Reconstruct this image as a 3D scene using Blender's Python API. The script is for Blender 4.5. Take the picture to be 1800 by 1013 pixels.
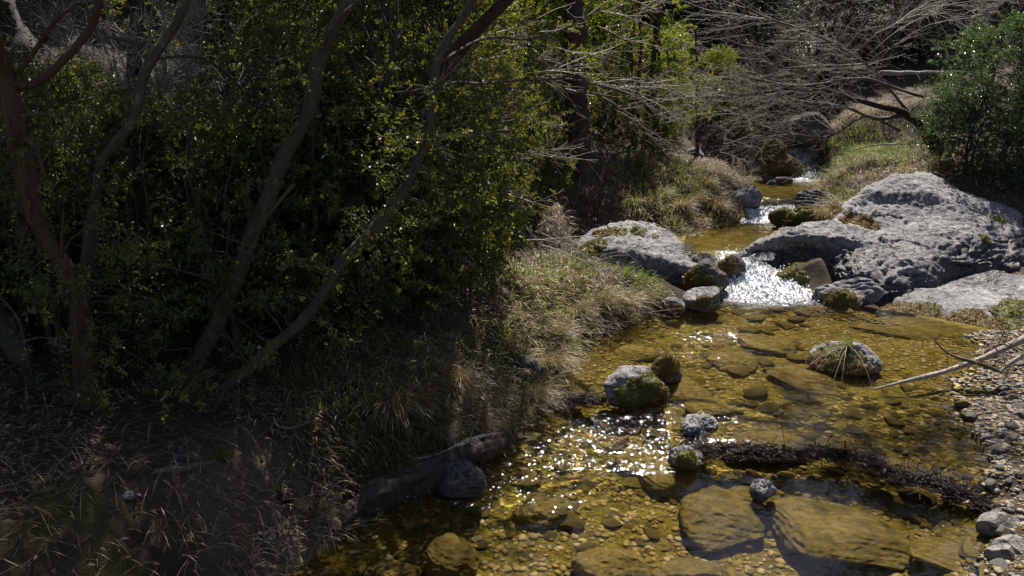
import bpy, math, random
import numpy as np
from mathutils import Vector

for _o in list(bpy.data.objects):
    bpy.data.objects.remove(_o)
random.seed(7)
RNG = np.random.default_rng(11)
R = math.radians
scene = bpy.context.scene
COL = scene.collection

# ------------------------------------------------------------------ camera
FPX, CU, CV = 1413.0, 900.0, 506.5          # focal length in photo pixels (1800 wide)
CAMZ, PITCH = 2.0, 15.0
cam_d = bpy.data.cameras.new("camera")
cam_d.sensor_width = 36.0
cam_d.lens = 36.0 * FPX / 1800.0
cam_d.clip_start = 0.05
cam_d.clip_end = 500.0
cam = bpy.data.objects.new("camera", cam_d)
COL.objects.link(cam)
cam.location = (0, 0, CAMZ)
cam.rotation_euler = (R(90 - PITCH), 0, 0)
scene.camera = cam

# ------------------------------------------------------------------ light
SUN_EL, SUN_AZ = 56.0, 16.0                # azimuth to the right of +Y
sun_dir = Vector((math.sin(R(SUN_AZ)) * math.cos(R(SUN_EL)), math.cos(R(SUN_AZ)) * math.cos(R(SUN_EL)), math.sin(R(SUN_EL))))
world = bpy.data.worlds.new("World")
scene.world = world
world.use_nodes = True
wn = world.node_tree.nodes
wl = world.node_tree.links
wn.clear()
w_out = wn.new("ShaderNodeOutputWorld")
w_bg = wn.new("ShaderNodeBackground")
w_sky = wn.new("ShaderNodeTexSky")
w_sky.sky_type = 'NISHITA'
w_sky.sun_disc = False
w_sky.sun_elevation = R(SUN_EL)
w_sky.sun_rotation = R(SUN_AZ)
w_bg.inputs["Strength"].default_value = 0.05
wl.new(w_sky.outputs[0], w_bg.inputs["Color"])
wl.new(w_bg.outputs[0], w_out.inputs["Surface"])
sun_d = bpy.data.lights.new("sun", 'SUN')
sun_d.energy = 5.0
sun_d.angle = R(0.5)
sun_d.color = (1.0, 0.94, 0.83)
sun_d.cycles.is_caustics_light = True
sun = bpy.data.objects.new("sun", sun_d)
COL.objects.link(sun)
sun.rotation_euler = sun_dir.to_track_quat('Z', 'Y').to_euler()
sun.location = (3, 14, 18)

vs = scene.view_settings
vs.view_transform = 'Standard'
vs.look = 'None'
vs.exposure = 1.1
vs.gamma = 1.0
vs.use_curve_mapping = False
cy = scene.cycles
cy.use_denoising = True
cy.max_bounces = 10
cy.diffuse_bounces = 3
cy.glossy_bounces = 3
cy.transmission_bounces = 6
cy.transparent_max_bounces = 12
cy.caustics_reflective = False
cy.caustics_refractive = True
cy.sample_clamp_indirect = 4.0
cy.use_adaptive_sampling = False

# ------------------------------------------------------------------ pixel helpers (photo pixels -> world)
_c, _s = math.cos(R(PITCH)), math.sin(R(PITCH))

def ray(u, v):
    a, b = (u - CU) / FPX, (CV - v) / FPX
    return np.array([a, _c + b * _s, -_s + b * _c])

def P(u, v, z=0.0):
    d = ray(u, v)
    return d * ((z - CAMZ) / d[2]) + np.array([0, 0, CAMZ])

def PY(u, v, y):
    d = ray(u, v)
    return d * (y / d[1]) + np.array([0, 0, CAMZ])

def proj(p):
    p = np.asarray(p, float)
    x, y, z = p[..., 0], p[..., 1], p[..., 2] - CAMZ
    dep = y * _c - z * _s
    up = y * _s + z * _c
    return CU + FPX * x / dep, CV - FPX * up / dep, dep

def px(n, y, z=0.5):
    """size in metres of n photo pixels at distance y"""
    return n / FPX * (y * _c + (CAMZ - z) * _s)

# ------------------------------------------------------------------ noise
def _hash(ix, iy, iz, seed):
    h = (ix.astype(np.int64) * 374761393 + iy.astype(np.int64) * 668265263 + iz.astype(np.int64) * 2147483647 + seed * 144665) & 0xFFFFFFFF
    h = ((h ^ (h >> 13)) * 1274126177) & 0xFFFFFFFF
    h = ((h ^ (h >> 16)) * 2246822519) & 0xFFFFFFFF
    h = h ^ (h >> 15)
    return (h & 0xFFFFFF) / float(0xFFFFFF)

def vnoise(p, seed=0):
    p = np.asarray(p, float)
    i = np.floor(p)
    f = p - i
    f = f * f * f * (f * (f * 6 - 15) + 10)
    ix, iy, iz = i[..., 0], i[..., 1], i[..., 2]
    fx, fy, fz = f[..., 0], f[..., 1], f[..., 2]
    def L(a, b, t): return a + (b - a) * t
    h = lambda a, b, c: _hash(ix + a, iy + b, iz + c, seed)
    return L(L(L(h(0, 0, 0), h(1, 0, 0), fx), L(h(0, 1, 0), h(1, 1, 0), fx), fy),
             L(L(h(0, 0, 1), h(1, 0, 1), fx), L(h(0, 1, 1), h(1, 1, 1), fx), fy), fz)

def fbm(p, oct=4, seed=0, gain=0.5, lac=2.03):
    p = np.asarray(p, float)
    t, a, n = 0, 1.0, 0
    for k in range(oct):
        t = t + a * (vnoise(p, seed + k * 17) - 0.5)
        n += a
        a *= gain
        p = p * lac + 3.7
    return t / n * 2

def ridged(p, oct=4, seed=0):
    p = np.asarray(p, float)
    t, a, n = 0, 1.0, 0
    for k in range(oct):
        t = t + a * (1 - np.abs(2 * vnoise(p, seed + k * 13) - 1))
        n += a
        a *= 0.5
        p = p * 2.07 + 1.9
    return t / n

def n2(x, y, s, oct=4, seed=0):
    x = np.asarray(x, float)
    y = np.asarray(y, float)
    return fbm(np.stack([x / s, y / s, np.zeros_like(x) + 0.37], -1), oct, seed)

def sstep(t):
    t = np.clip(t, 0, 1)
    return t * t * (3 - 2 * t)

# ------------------------------------------------------------------ mesh + tagging helpers
def mk_mesh(name, V, faces, mats=(), smooth=False, attrs=None, matidx=None):
    """faces: list of int arrays (n,3) / (n,4). attrs: {name: (domain, array)}"""
    V = np.asarray(V, np.float32)
    me = bpy.data.meshes.new(name)
    loops, starts, tot = [], [], 0
    for F in faces:
        F = np.asarray(F, np.int32)
        if F.size == 0:
            continue
        k = F.shape[1]
        loops.append(F.ravel())
        starts.append(np.arange(len(F), dtype=np.int32) * k + tot)
        tot += F.size
    loops = np.concatenate(loops)
    starts = np.concatenate(starts)
    me.vertices.add(len(V))
    me.vertices.foreach_set("co", V.ravel())
    me.loops.add(len(loops))
    me.loops.foreach_set("vertex_index", loops)
    me.polygons.add(len(starts))
    me.polygons.foreach_set("loop_start", starts)
    if matidx is not None:
        me.polygons.foreach_set("material_index", np.asarray(matidx, np.int32))
    me.update(calc_edges=True)
    me.polygons.foreach_set("use_smooth", np.full(len(starts), bool(smooth)))
    for k, (dom, arr) in (attrs or {}).items():
        at = me.attributes.new(k, 'FLOAT', dom)
        at.data.foreach_set("value", np.asarray(arr, np.float32).ravel())
    for m in mats:
        me.materials.append(m)
    me.validate()
    return me

def link(name, me, parent=None, loc=None):
    o = bpy.data.objects.new(name, me)
    COL.objects.link(o)
    if parent is not None:
        o.parent = parent
    if loc is not None:
        o.location = loc
    return o

def tag(o, label=None, cat=None, group=None, kind=None):
    if label: o["label"] = label
    if cat: o["category"] = cat
    if group: o["group"] = group
    if kind: o["kind"] = kind
    return o

def thing(name, label, cat, loc=(0, 0, 0), group=None):
    o = bpy.data.objects.new(name, None)
    COL.objects.link(o)
    o.location = loc
    o.empty_display_size = 0.1
    return tag(o, label, cat, group)

def norm(a):
    return a / np.maximum(np.linalg.norm(a, axis=-1, keepdims=True), 1e-9)

def tubes(polys, sides=6, cap=True):
    """polys: list of (pts (n,3), radii (n,)); returns V, [quads, tris]"""
    Vs, Q, T, off = [], [], [], 0
    ang = np.arange(sides) * 2 * math.pi / sides
    ca, sa = np.cos(ang), np.sin(ang)
    for pts, rad in polys:
        pts = np.asarray(pts, float)
        n = len(pts)
        tg = np.gradient(pts, axis=0)
        tg = norm(tg)
        ref = np.array([0.0, 0, 1]) if abs(tg[0, 2]) < 0.85 else np.array([1.0, 0, 0])
        a = np.cross(tg, ref)
        a = norm(a)
        for i in range(1, n):
            if np.dot(a[i], a[i - 1]) < 0:
                a[i] = -a[i]
        b = np.cross(tg, a)
        r = np.asarray(rad, float)[:, None, None] if np.ndim(rad) == 1 else np.asarray(rad, float)[:, :, None]
        V = pts[:, None, :] + r * (a[:, None, :] * ca[None, :, None] + b[:, None, :] * sa[None, :, None])
        Vs.append(V.reshape(-1, 3))
        i = np.arange(n - 1)[:, None] * sides
        j = np.arange(sides)[None, :]
        j2 = (j + 1) % sides
        q = np.stack([i + j, i + j2, i + sides + j2, i + sides + j], -1).reshape(-1, 4) + off
        Q.append(q)
        off += n * sides
        if cap:
            Vs.append(pts[[0, -1]])
            k = np.arange(sides)
            k2 = (k + 1) % sides
            base = off - n * sides
            T.append(np.stack([k2 + base, k + base, np.full(sides, off)], -1))
            base = off - sides
            T.append(np.stack([k + base, k2 + base, np.full(sides, off + 1)], -1))
            off += 2
    return np.concatenate(Vs), [np.concatenate(Q), np.concatenate(T) if T else np.zeros((0, 3), int)]

def catmull(pts, per=6):
    pts = np.asarray(pts, float)
    P0 = np.vstack([2 * pts[0] - pts[1], pts, 2 * pts[-1] - pts[-2]])
    out = []
    for i in range(1, len(P0) - 2):
        p0, p1, p2, p3 = P0[i - 1], P0[i], P0[i + 1], P0[i + 2]
        for k in range(per):
            t = k / per
            out.append(0.5 * ((2 * p1) + (-p0 + p2) * t + (2 * p0 - 5 * p1 + 4 * p2 - p3) * t * t + (-p0 + 3 * p1 - 3 * p2 + p3) * t ** 3))
    out.append(pts[-1])
    return np.array(out)

_ICO = {}
def ico(sub):
    if sub in _ICO:
        return _ICO[sub]
    t = (1 + 5 ** 0.5) / 2
    v = [(-1, t, 0), (1, t, 0), (-1, -t, 0), (1, -t, 0), (0, -1, t), (0, 1, t), (0, -1, -t), (0, 1, -t), (t, 0, -1), (t, 0, 1), (-t, 0, -1), (-t, 0, 1)]
    f = [(0, 11, 5), (0, 5, 1), (0, 1, 7), (0, 7, 10), (0, 10, 11), (1, 5, 9), (5, 11, 4), (11, 10, 2), (10, 7, 6), (7, 1, 8), (3, 9, 4), (3, 4, 2), (3, 2, 6), (3, 6, 8), (3, 8, 9), (4, 9, 5), (2, 4, 11), (6, 2, 10), (8, 6, 7), (9, 8, 1)]
    V = norm(np.array(v, float))
    F = np.array(f)
    for _ in range(sub):
        E = np.sort(np.concatenate([F[:, [0, 1]], F[:, [1, 2]], F[:, [2, 0]]]), axis=1)
        U, inv = np.unique(E, axis=0, return_inverse=True)
        inv = inv.ravel()
        M = norm(V[U[:, 0]] + V[U[:, 1]])
        n = len(F)
        a, b, c = inv[:n] + len(V), inv[n:2 * n] + len(V), inv[2 * n:] + len(V)
        F = np.concatenate([np.stack([F[:, 0], a, c], -1), np.stack([F[:, 1], b, a], -1), np.stack([F[:, 2], c, b], -1), np.stack([a, b, c], -1)])
        V = np.concatenate([V, M])
    _ICO[sub] = (V, F)
    return V, F

def vnormals(V, F):
    fn = np.cross(V[F[:, 1]] - V[F[:, 0]], V[F[:, 2]] - V[F[:, 0]])
    n = np.zeros_like(V)
    for k in range(3):
        np.add.at(n, F[:, k], fn)
    return norm(n)

# ------------------------------------------------------------------ materials
def new_mat(name):
    m = bpy.data.materials.new(name)
    m.use_nodes = True
    nt = m.node_tree
    nt.nodes.clear()
    out = nt.nodes.new("ShaderNodeOutputMaterial")
    return m, nt, out

class NT:
    """small node-graph helper"""
    def __init__(self, name):
        self.m, self.nt, self.out = new_mat(name)
    def n(self, typ, **kw):
        nd = self.nt.nodes.new(typ)
        for k, v in kw.items():
            setattr(nd, k, v)
        return nd
    def l(self, a, b):
        self.nt.links.new(a, b)
    def coord(self, kind="Object"):
        return self.n("ShaderNodeTexCoord").outputs[kind]
    def mapping(self, vec, scale=(1, 1, 1), rot=(0, 0, 0)):
        mp = self.n("ShaderNodeMapping")
        mp.inputs["Scale"].default_value = scale
        mp.inputs["Rotation"].default_value = rot
        self.l(vec, mp.inputs["Vector"])
        return mp.outputs[0]
    def noise(self, vec, scale, detail=6, rough=0.6, dist=0.0):
        nd = self.n("ShaderNodeTexNoise")
        nd.inputs["Scale"].default_value = scale
        nd.inputs["Detail"].default_value = detail
        nd.inputs["Roughness"].default_value = rough
        nd.inputs["Distortion"].default_value = dist
        self.l(vec, nd.inputs["Vector"])
        return nd.outputs["Fac"]
    def voronoi(self, vec, scale, feature='F1', out="Distance"):
        nd = self.n("ShaderNodeTexVoronoi", feature=feature)
        nd.inputs["Scale"].default_value = scale
        self.l(vec, nd.inputs["Vector"])
        return nd.outputs[out]
    def ramp(self, fac, stops, interp='LINEAR'):
        nd = self.n("ShaderNodeValToRGB")
        cr = nd.color_ramp
        cr.interpolation = interp
        while len(cr.elements) < len(stops):
            cr.elements.new(0.5)
        for e, (p, c) in zip(cr.elements, stops):
            e.position = p
            e.color = (c[0], c[1], c[2], 1) if not np.isscalar(c) else (c, c, c, 1)
        self.l(fac, nd.inputs[0])
        return nd.outputs[0]
    def mix(self, fac, a, b, blend='MIX'):
        nd = self.n("ShaderNodeMix", data_type='RGBA', blend_type=blend)
        for sock, v in ((nd.inputs[0], fac), (nd.inputs[6], a), (nd.inputs[7], b)):
            if hasattr(v, "is_output"):
                self.l(v, sock)
            elif np.isscalar(v):
                sock.default_value = v
            else:
                sock.default_value = (v[0], v[1], v[2], 1)
        return nd.outputs[2]
    def math(self, op, a, b=None, clamp=False):
        nd = self.n("ShaderNodeMath", operation=op, use_clamp=clamp)
        for s, v in zip(nd.inputs, (a, b)):
            if v is None:
                continue
            if hasattr(v, "is_output"):
                self.l(v, s)
            else:
                s.default_value = v
        return nd.outputs[0]
    def attr(self, name):
        nd = self.n("ShaderNodeAttribute", attribute_name=name)
        return nd.outputs["Fac"]
    def bump(self, height, strength=0.5, dist=0.02, normal=None):
        nd = self.n("ShaderNodeBump")
        nd.inputs["Strength"].default_value = strength
        nd.inputs["Distance"].default_value = dist
        self.l(height, nd.inputs["Height"])
        if normal is not None:
            self.l(normal, nd.inputs["Normal"])
        return nd.outputs[0]
    def pbsdf(self, col, rough=0.8, spec=0.3, normal=None):
        b = self.n("ShaderNodeBsdfPrincipled")
        for s, v in ((b.inputs["Base Color"], col), (b.inputs["Roughness"], rough), (b.inputs["Specular IOR Level"], spec)):
            if hasattr(v, "is_output"):
                self.l(v, s)
            elif np.isscalar(v):
                s.default_value = v
            else:
                s.default_value = (v[0], v[1], v[2], 1)
        if normal is not None:
            self.l(normal, b.inputs["Normal"])
        return b.outputs[0]
    def mixsh(self, fac, a, b):
        nd = self.n("ShaderNodeMixShader")
        if hasattr(fac, "is_output"):
            self.l(fac, nd.inputs[0])
        else:
            nd.inputs[0].default_value = fac
        self.l(a, nd.inputs[1])
        self.l(b, nd.inputs[2])
        return nd.outputs[0]
    def done(self, sh):
        self.l(sh, self.out.inputs["Surface"])
        return self.m

def mat_rock(name, dark, mid, light, wetline=True, scale=1.0):
    g = NT(name)
    c = g.coord()
    big = g.noise(c, 2.2 * scale, 5, 0.6)
    fine = g.noise(c, 22 * scale, 8, 0.72)
    pit = g.voronoi(g.mapping(c, (1, 1, 1.6)), 26 * scale)
    col = g.ramp(fine, [(0.3, dark), (0.52, mid), (0.75, light)])
    col = g.mix(g.ramp(big, [(0.35, 0.0), (0.65, 0.55)]), col, g.mix(0.6, dark, mid))
    lich = g.ramp(g.noise(c, 9 * scale, 4, 0.7), [(0.6, 0.0), (0.68, 1.0)])
    col = g.mix(g.math('MULTIPLY', lich, 0.45), col, light)
    # old stains, bedding cracks and the dark wet rim above the water
    stain = g.ramp(g.noise(g.mapping(c, (1, 1, 2.2)), 1.3 * scale, 6, 0.7, 0.5), [(0.42, 0.0), (0.60, 1.0)])
    col = g.mix(g.math('MULTIPLY', stain, 0.55), col, g.mix(fine, dark, tuple(0.55 * (a + b) for a, b in zip(dark, mid))))
    och = g.ramp(g.noise(c, 3.1 * scale, 5, 0.65), [(0.60, 0.0), (0.70, 1.0)])
    col = g.mix(g.math('MULTIPLY', och, 0.35), col, (mid[0] * 1.35, mid[1] * 1.1, mid[2] * 0.80))
    cn = g.noise(g.mapping(c, (1.0, 1.4, 2.6)), 1.9 * scale, 5, 0.6, 1.2)
    crack = g.ramp(g.math('ABSOLUTE', g.math('SUBTRACT', cn, 0.5)), [(0.0, 1.0), (0.011, 0.0)])
    col = g.mix(g.math('MULTIPLY', crack, 0.75), col, tuple(0.35 * a for a in dark))
    wet = g.attr('wet')
    col = g.mix(wet, col, g.mix(0.45, (0.0, 0.0, 0.0), col), 'MIX')
    h = g.math('ADD', g.math('MULTIPLY', fine, 0.7), g.math('MULTIPLY', g.ramp(pit, [(0.0, 0.0), (0.35, 1.0)]), 0.25))
    h = g.math('SUBTRACT', h, g.math('MULTIPLY', crack, 0.5))
    nrm = g.bump(h, 1.0, 0.035 / scale)
    return g.done(g.pbsdf(col, g.math('SUBTRACT', 0.85, g.math('MULTIPLY', wet, 0.5)), 0.3, nrm))

def mat_bedstone(name, a, b, c3):
    g = NT(name)
    c = g.coord()
    oi = g.n("ShaderNodeObjectInfo").outputs["Random"]
    f = g.noise(c, 17, 10, 0.78)
    col = g.ramp(f, [(0.36, a), (0.55, b), (0.75, c3)])
    col = g.mix(g.math('MULTIPLY', oi, 0.45), col, g.mix(0.5, a, (0.10, 0.085, 0.05)))
    alg = g.ramp(g.noise(c, 7, 6, 0.7), [(0.50, 0.0), (0.60, 1.0)])
    col = g.mix(g.math('MULTIPLY', alg, 0.6), col, (0.095, 0.080, 0.010))
    return g.done(g.pbsdf(col, 0.7, 0.25, g.bump(f, 1.0, 0.035)))

def mat_bark(name, a, b, zs=0.25, scale=30, strength=0.8, spots=None, rough=0.85):
    g = NT(name)
    c = g.coord("Generated") if False else g.coord()
    v = g.mapping(c, (1, 1, zs))
    f = g.noise(v, scale, 7, 0.7, 0.4)
    f2 = g.noise(c, scale * 0.18, 4, 0.6)
    col = g.ramp(f, [(0.32, a), (0.66, b)])
    col = g.mix(g.ramp(f2, [(0.45, 0.0), (0.62, 0.7)]), col, g.mix(0.5, a, b))
    if spots is not None:
        col = g.mix(g.ramp(g.noise(c, scale * 0.3, 5, 0.7), [(0.58, 0.0), (0.66, 0.8)]), col, spots)
    return g.done(g.pbsdf(col, rough, 0.25, g.bump(f, strength, 0.028)))

def mat_leaf(name, a, b, trans, rough=0.38, tw=0.35):
    g = NT(name)
    t = g.attr("tint")
    col = g.mix(t, a, b)
    pb = g.pbsdf(col, rough, 0.6)
    tr = g.n("ShaderNodeBsdfTranslucent")
    g.l(g.mix(t, trans, tuple(x * 1.3 for x in trans)), tr.inputs["Color"])
    return g.done(g.mixsh(tw, pb, tr.outputs[0]))

M = {}
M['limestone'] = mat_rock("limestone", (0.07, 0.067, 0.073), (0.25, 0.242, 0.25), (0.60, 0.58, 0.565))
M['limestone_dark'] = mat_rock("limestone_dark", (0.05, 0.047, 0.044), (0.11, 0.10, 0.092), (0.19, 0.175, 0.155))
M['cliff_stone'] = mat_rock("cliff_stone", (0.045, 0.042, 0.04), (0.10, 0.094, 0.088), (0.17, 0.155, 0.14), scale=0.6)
M['bed_stone'] = mat_bedstone("bed_stone", (0.11, 0.08, 0.014), (0.31, 0.22, 0.045), (0.50, 0.375, 0.11))
M['bed_slab'] = mat_bedstone("bed_slab", (0.15, 0.108, 0.026), (0.35, 0.255, 0.072), (0.50, 0.39, 0.14))
M['grey_stone'] = mat_rock("grey_stone", (0.13, 0.12, 0.11), (0.26, 0.245, 0.225), (0.40, 0.37, 0.33), scale=2.0)
M['bark_smooth'] = mat_bark("bark_smooth", (0.045, 0.039, 0.028), (0.12, 0.105, 0.076), 0.5, 40, 0.8, (0.19, 0.17, 0.13))
M['bark_peeled'] = mat_bark("bark_peeled", (0.028, 0.018, 0.012), (0.15, 0.098, 0.058), 0.10, 46, 1.0, (0.085, 0.07, 0.052))
M['bark_rough'] = mat_bark("bark_rough", (0.022, 0.015, 0.011), (0.085, 0.058, 0.044), 0.15, 34, 1.0)
M['bark_pine'] = mat_bark("bark_pine", (0.02, 0.016, 0.013), (0.085, 0.065, 0.055), 0.3, 16, 1.0)
M['bark_pale'] = mat_bark("bark_pale", (0.12, 0.11, 0.105), (0.40, 0.38, 0.37), 0.1, 38, 1.0)
M['twig'] = mat_bark("twig", (0.14, 0.115, 0.09), (0.30, 0.26, 0.22), 0.4, 40, 0.3, rough=0.55)
M['twig_mid'] = mat_bark("twig_mid", (0.10, 0.08, 0.062), (0.23, 0.195, 0.16), 0.4, 40, 0.3, rough=0.55)
M['twig_dark'] = mat_bark("twig_dark", (0.06, 0.045, 0.035), (0.14, 0.11, 0.085), 0.4, 40, 0.3, rough=0.6)
M['dry_branch'] = mat_bark("dry_branch", (0.18, 0.15, 0.12), (0.42, 0.37, 0.32), 0.2, 40, 0.6, rough=0.6)
M['log_bark'] = mat_bark("log_bark", (0.010, 0.008, 0.006), (0.085, 0.066, 0.052), 0.6, 22, 1.0)
M['cut_wood'] = mat_bark("cut_wood", (0.30, 0.17, 0.09), (0.52, 0.36, 0.22), 1.0, 30, 0.4)
M['wet_wood'] = mat_bark("wet_wood", (0.010, 0.007, 0.007), (0.050, 0.032, 0.028), 0.5, 40, 0.5, rough=0.27)
M['leaf_box'] = mat_leaf("leaf_box", (0.035, 0.062, 0.014), (0.085, 0.125, 0.025), (0.165, 0.185, 0.018), 0.42, 0.40)
M['leaf_young'] = mat_leaf("leaf_young", (0.06, 0.095, 0.012), (0.115, 0.145, 0.02), (0.22, 0.27, 0.018), 0.40, 0.40)
M['leaf_dark'] = mat_leaf("leaf_dark", (0.02, 0.034, 0.014), (0.04, 0.06, 0.022), (0.05, 0.075, 0.02), 0.45, 0.25)
M['leaf_right'] = mat_leaf("leaf_right", (0.035, 0.07, 0.022), (0.062, 0.10, 0.034), (0.09, 0.145, 0.04), 0.30, 0.30)
M['dead_leaf'] = mat_leaf("dead_leaf", (0.10, 0.06, 0.035), (0.30, 0.21, 0.14), (0.12, 0.06, 0.02), 0.6, 0.2)
M['red_leaf'] = mat_leaf("red_leaf", (0.16, 0.06, 0.025), (0.26, 0.11, 0.05), (0.25, 0.09, 0.03), 0.5, 0.4)
M['grass_dry'] = mat_leaf("grass_dry", (0.13, 0.09, 0.045), (0.40, 0.31, 0.17), (0.26, 0.19, 0.08), 0.5, 0.3)
M['grass_green'] = mat_leaf("grass_green", (0.055, 0.09, 0.018), (0.13, 0.17, 0.035), (0.20, 0.28, 0.03), 0.45, 0.4)
M['moss'] = mat_leaf("moss", (0.065, 0.07, 0.008), (0.17, 0.145, 0.016), (0.16, 0.14, 0.01), 0.7, 0.3)
M['moss_rust'] = mat_leaf("moss_rust", (0.085, 0.055, 0.010), (0.21, 0.135, 0.025), (0.18, 0.11, 0.015), 0.75, 0.25)

def mat_ground():
    g = NT("ground")
    c = g.coord()
    bed, moss, dirt = g.attr("bed"), g.attr("moss"), g.attr("dirt")
    f = g.noise(c, 9, 8, 0.72)
    ff = g.noise(c, 55, 6, 0.7)
    lit = g.ramp(f, [(0.3, (0.022, 0.015, 0.010)), (0.5, (0.062, 0.044, 0.030)), (0.72, (0.14, 0.105, 0.075))])
    lit = g.mix(g.ramp(ff, [(0.35, 0.8), (0.6, 0.0)]), lit, (0.035, 0.024, 0.016))
    dcol = g.ramp(ff, [(0.3, (0.065, 0.046, 0.032)), (0.7, (0.15, 0.11, 0.08))])
    mcol = g.ramp(ff, [(0.3, (0.03, 0.035, 0.006)), (0.7, (0.11, 0.105, 0.014))])
    # stream bed: amber silt, algae and small stones
    vcol = g.n("ShaderNodeTexVoronoi", feature='F1')
    vcol.inputs["Scale"].default_value = 26
    g.l(c, vcol.inputs["Vector"])
    bn = g.noise(c, 5, 7, 0.7)
    bcol = g.ramp(bn, [(0.28, (0.060, 0.046, 0.008)), (0.48, (0.21, 0.155, 0.020)), (0.72, (0.42, 0.325, 0.050))])
    hsv = g.n("ShaderNodeSeparateColor")
    g.l(vcol.outputs["Color"], hsv.inputs[0])
    bcol = g.mix(g.math('MULTIPLY', hsv.outputs[0], 0.5), bcol, (0.12, 0.085, 0.02))
    bcol = g.mix(g.ramp(ff, [(0.35, 0.55), (0.6, 0.0)]), bcol, (0.06, 0.045, 0.012))
    alg = g.math('MULTIPLY', g.ramp(g.noise(c, 6.5, 7, 0.75, 0.8), [(0.44, 0.0), (0.58, 1.0)]), g.attr('algae'))
    bcol = g.mix(alg, bcol, g.ramp(ff, [(0.35, (0.05, 0.045, 0.004)), (0.65, (0.30, 0.25, 0.018))]))
    col = g.mix(dirt, lit, dcol)
    col = g.mix(moss, col, mcol)
    col = g.mix(bed, col, bcol)
    h = g.math('ADD', g.math('MULTIPLY', f, 0.6), g.math('MULTIPLY', ff, 0.5))
    hb = g.math('MULTIPLY', vcol.outputs["Distance"], -0.8)
    h = g.math('ADD', h, g.math('MULTIPLY', hb, bed))
    return g.done(g.pbsdf(col, 0.85, 0.2, g.bump(h, 1.0, 0.03)))
M['ground'] = mat_ground()

def mat_water():
    g = NT("stream_water")
    c = g.coord()
    foam = g.attr("foam")
    rip = g.attr("ripple")
    rf = g.n("ShaderNodeBsdfRefraction")
    rf.inputs["IOR"].default_value = 1.33
    rf.inputs["Roughness"].default_value = 0.0
    rf.inputs["Color"].default_value = (0.97, 0.95, 0.86, 1)
    gl = g.n("ShaderNodeBsdfGlossy")
    gl.inputs["Roughness"].default_value = 0.05
    gl.inputs["Color"].default_value = (1, 1, 1, 1)
    nf = g.noise(g.mapping(c, (0.8, 1.25, 1)), 25, 2, 0.5, 0.7)
    h = g.math('MULTIPLY', nf, rip)
    g.l(g.bump(h, 1.0, 0.020), gl.inputs["Normal"])
    fr = g.n("ShaderNodeFresnel")
    fr.inputs["IOR"].default_value = 1.33
    wsh = g.mixsh(fr.outputs[0], rf.outputs[0], gl.outputs[0])
    # white water
    fn = g.noise(g.mapping(c, (1.5, 0.55, 0.7)), 40, 5, 0.68, 0.6)
    fm = g.math('MULTIPLY', g.ramp(fn, [(0.40, 0.0), (0.58, 1.0)]), foam, True)
    fsh = g.pbsdf((0.78, 0.81, 0.86), 0.38, 0.6, g.bump(fn, 0.6, 0.015))
    return g.done(g.mixsh(fm, wsh, fsh))
M['water'] = mat_water()

# ------------------------------------------------------------------ stream layout
Z0, Z1, Z2, Z3, Z4 = 0.0, 0.05, 0.34, 0.54, 1.03
_L = [P(430, 1085, Z0), P(520, 1010, Z0), P(610, 935, Z0), P(720, 880, Z0), P(830, 825, Z0), P(905, 772, Z0), P(945, 715, Z1), P(985, 655, Z1),
      P(1010, 618, Z1), P(1065, 588, Z1), P(1135, 560, Z1), P(1215, 540, Z1), P(1268, 505, 0.12), P(1262, 455, Z2), P(1208, 440, Z2), P(1215, 412, Z2), P(1262, 396, Z2),
      P(1298, 372, 0.48), P(1330, 345, Z3), P(1322, 322, Z3), P(1345, 302, 0.6), P(1270, 250, Z4), P(1268, 240, Z4)]
_Rt = [P(1700, 1085, Z0), P(1735, 960, Z0), P(1740, 890, Z0), P(1735, 830, Z1), P(1712, 765, Z1), P(1690, 715, Z1), P(1712, 655, Z1), P(1745, 612, Z1), P(1690, 585, Z1), P(1580, 562, Z1),
       P(1470, 540, Z1), P(1440, 505, 0.12), P(1330, 462, 0.25), P(1303, 447, Z2), P(1345, 420, Z2), P(1395, 396, Z2), P(1362, 384, 0.40), P(1395, 362, Z3),
       P(1432, 335, Z3), P(1452, 312, Z3), P(1442, 285, 0.75), P(1440, 250, Z4), P(1440, 238, Z4)]

def _edge(L):
    ys = np.array([p[1] for p in L])
    xs = np.array([p[0] for p in L])
    k = np.argsort(ys)
    return ys[k], xs[k]
_ly, _lx = _edge(_L)
_ry, _rx = _edge(_Rt)
_ly = np.concatenate([[-8, 1.0], _ly, [16, 22, 34]]); _lx = np.concatenate([[-4.2, -2.0], _lx, [4.6, 7.0, 10]])
_ry = np.concatenate([[-8, 1.0], _ry, [16, 22, 34]]); _rx = np.concatenate([[1.2, 1.75], _rx, [6.0, 8.3, 11]])

def xl(y): return np.interp(y, _ly, _lx)
def xr(y): return np.interp(y, _ry, _rx)

_damx = np.array([-9, 0.1, 0.70, 0.97, 1.35, 1.9, 2.45, 9])
_damy = np.array([4.74, 4.74, 4.66, 4.05, 3.98, 3.80, 3.47, 3.0])

def wz(x, y):
    """still-water level"""
    dy = np.interp(x, _damx, _damy)
    wid = np.where((x > 0.45) & (x < 1.0), 0.7, 0.16)
    low = Z0 + (Z1 - Z0) * sstep((y - dy) / wid + 0.5)
    base = np.interp(y, [6.95, 7.05, 7.25, 7.55, 9.05, 9.35, 9.6, 12.0, 12.12, 12.3, 12.5, 13.5, 20, 34],
                     [0, 0.03, 0.12, Z2 - Z1, Z2 - Z1 + 0.01, 0.42, Z3 - Z1, Z3 - Z1, 0.62, 0.78, Z4 - Z1, Z4 - Z1, 1.8, 4.5])
    return low + base

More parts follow.
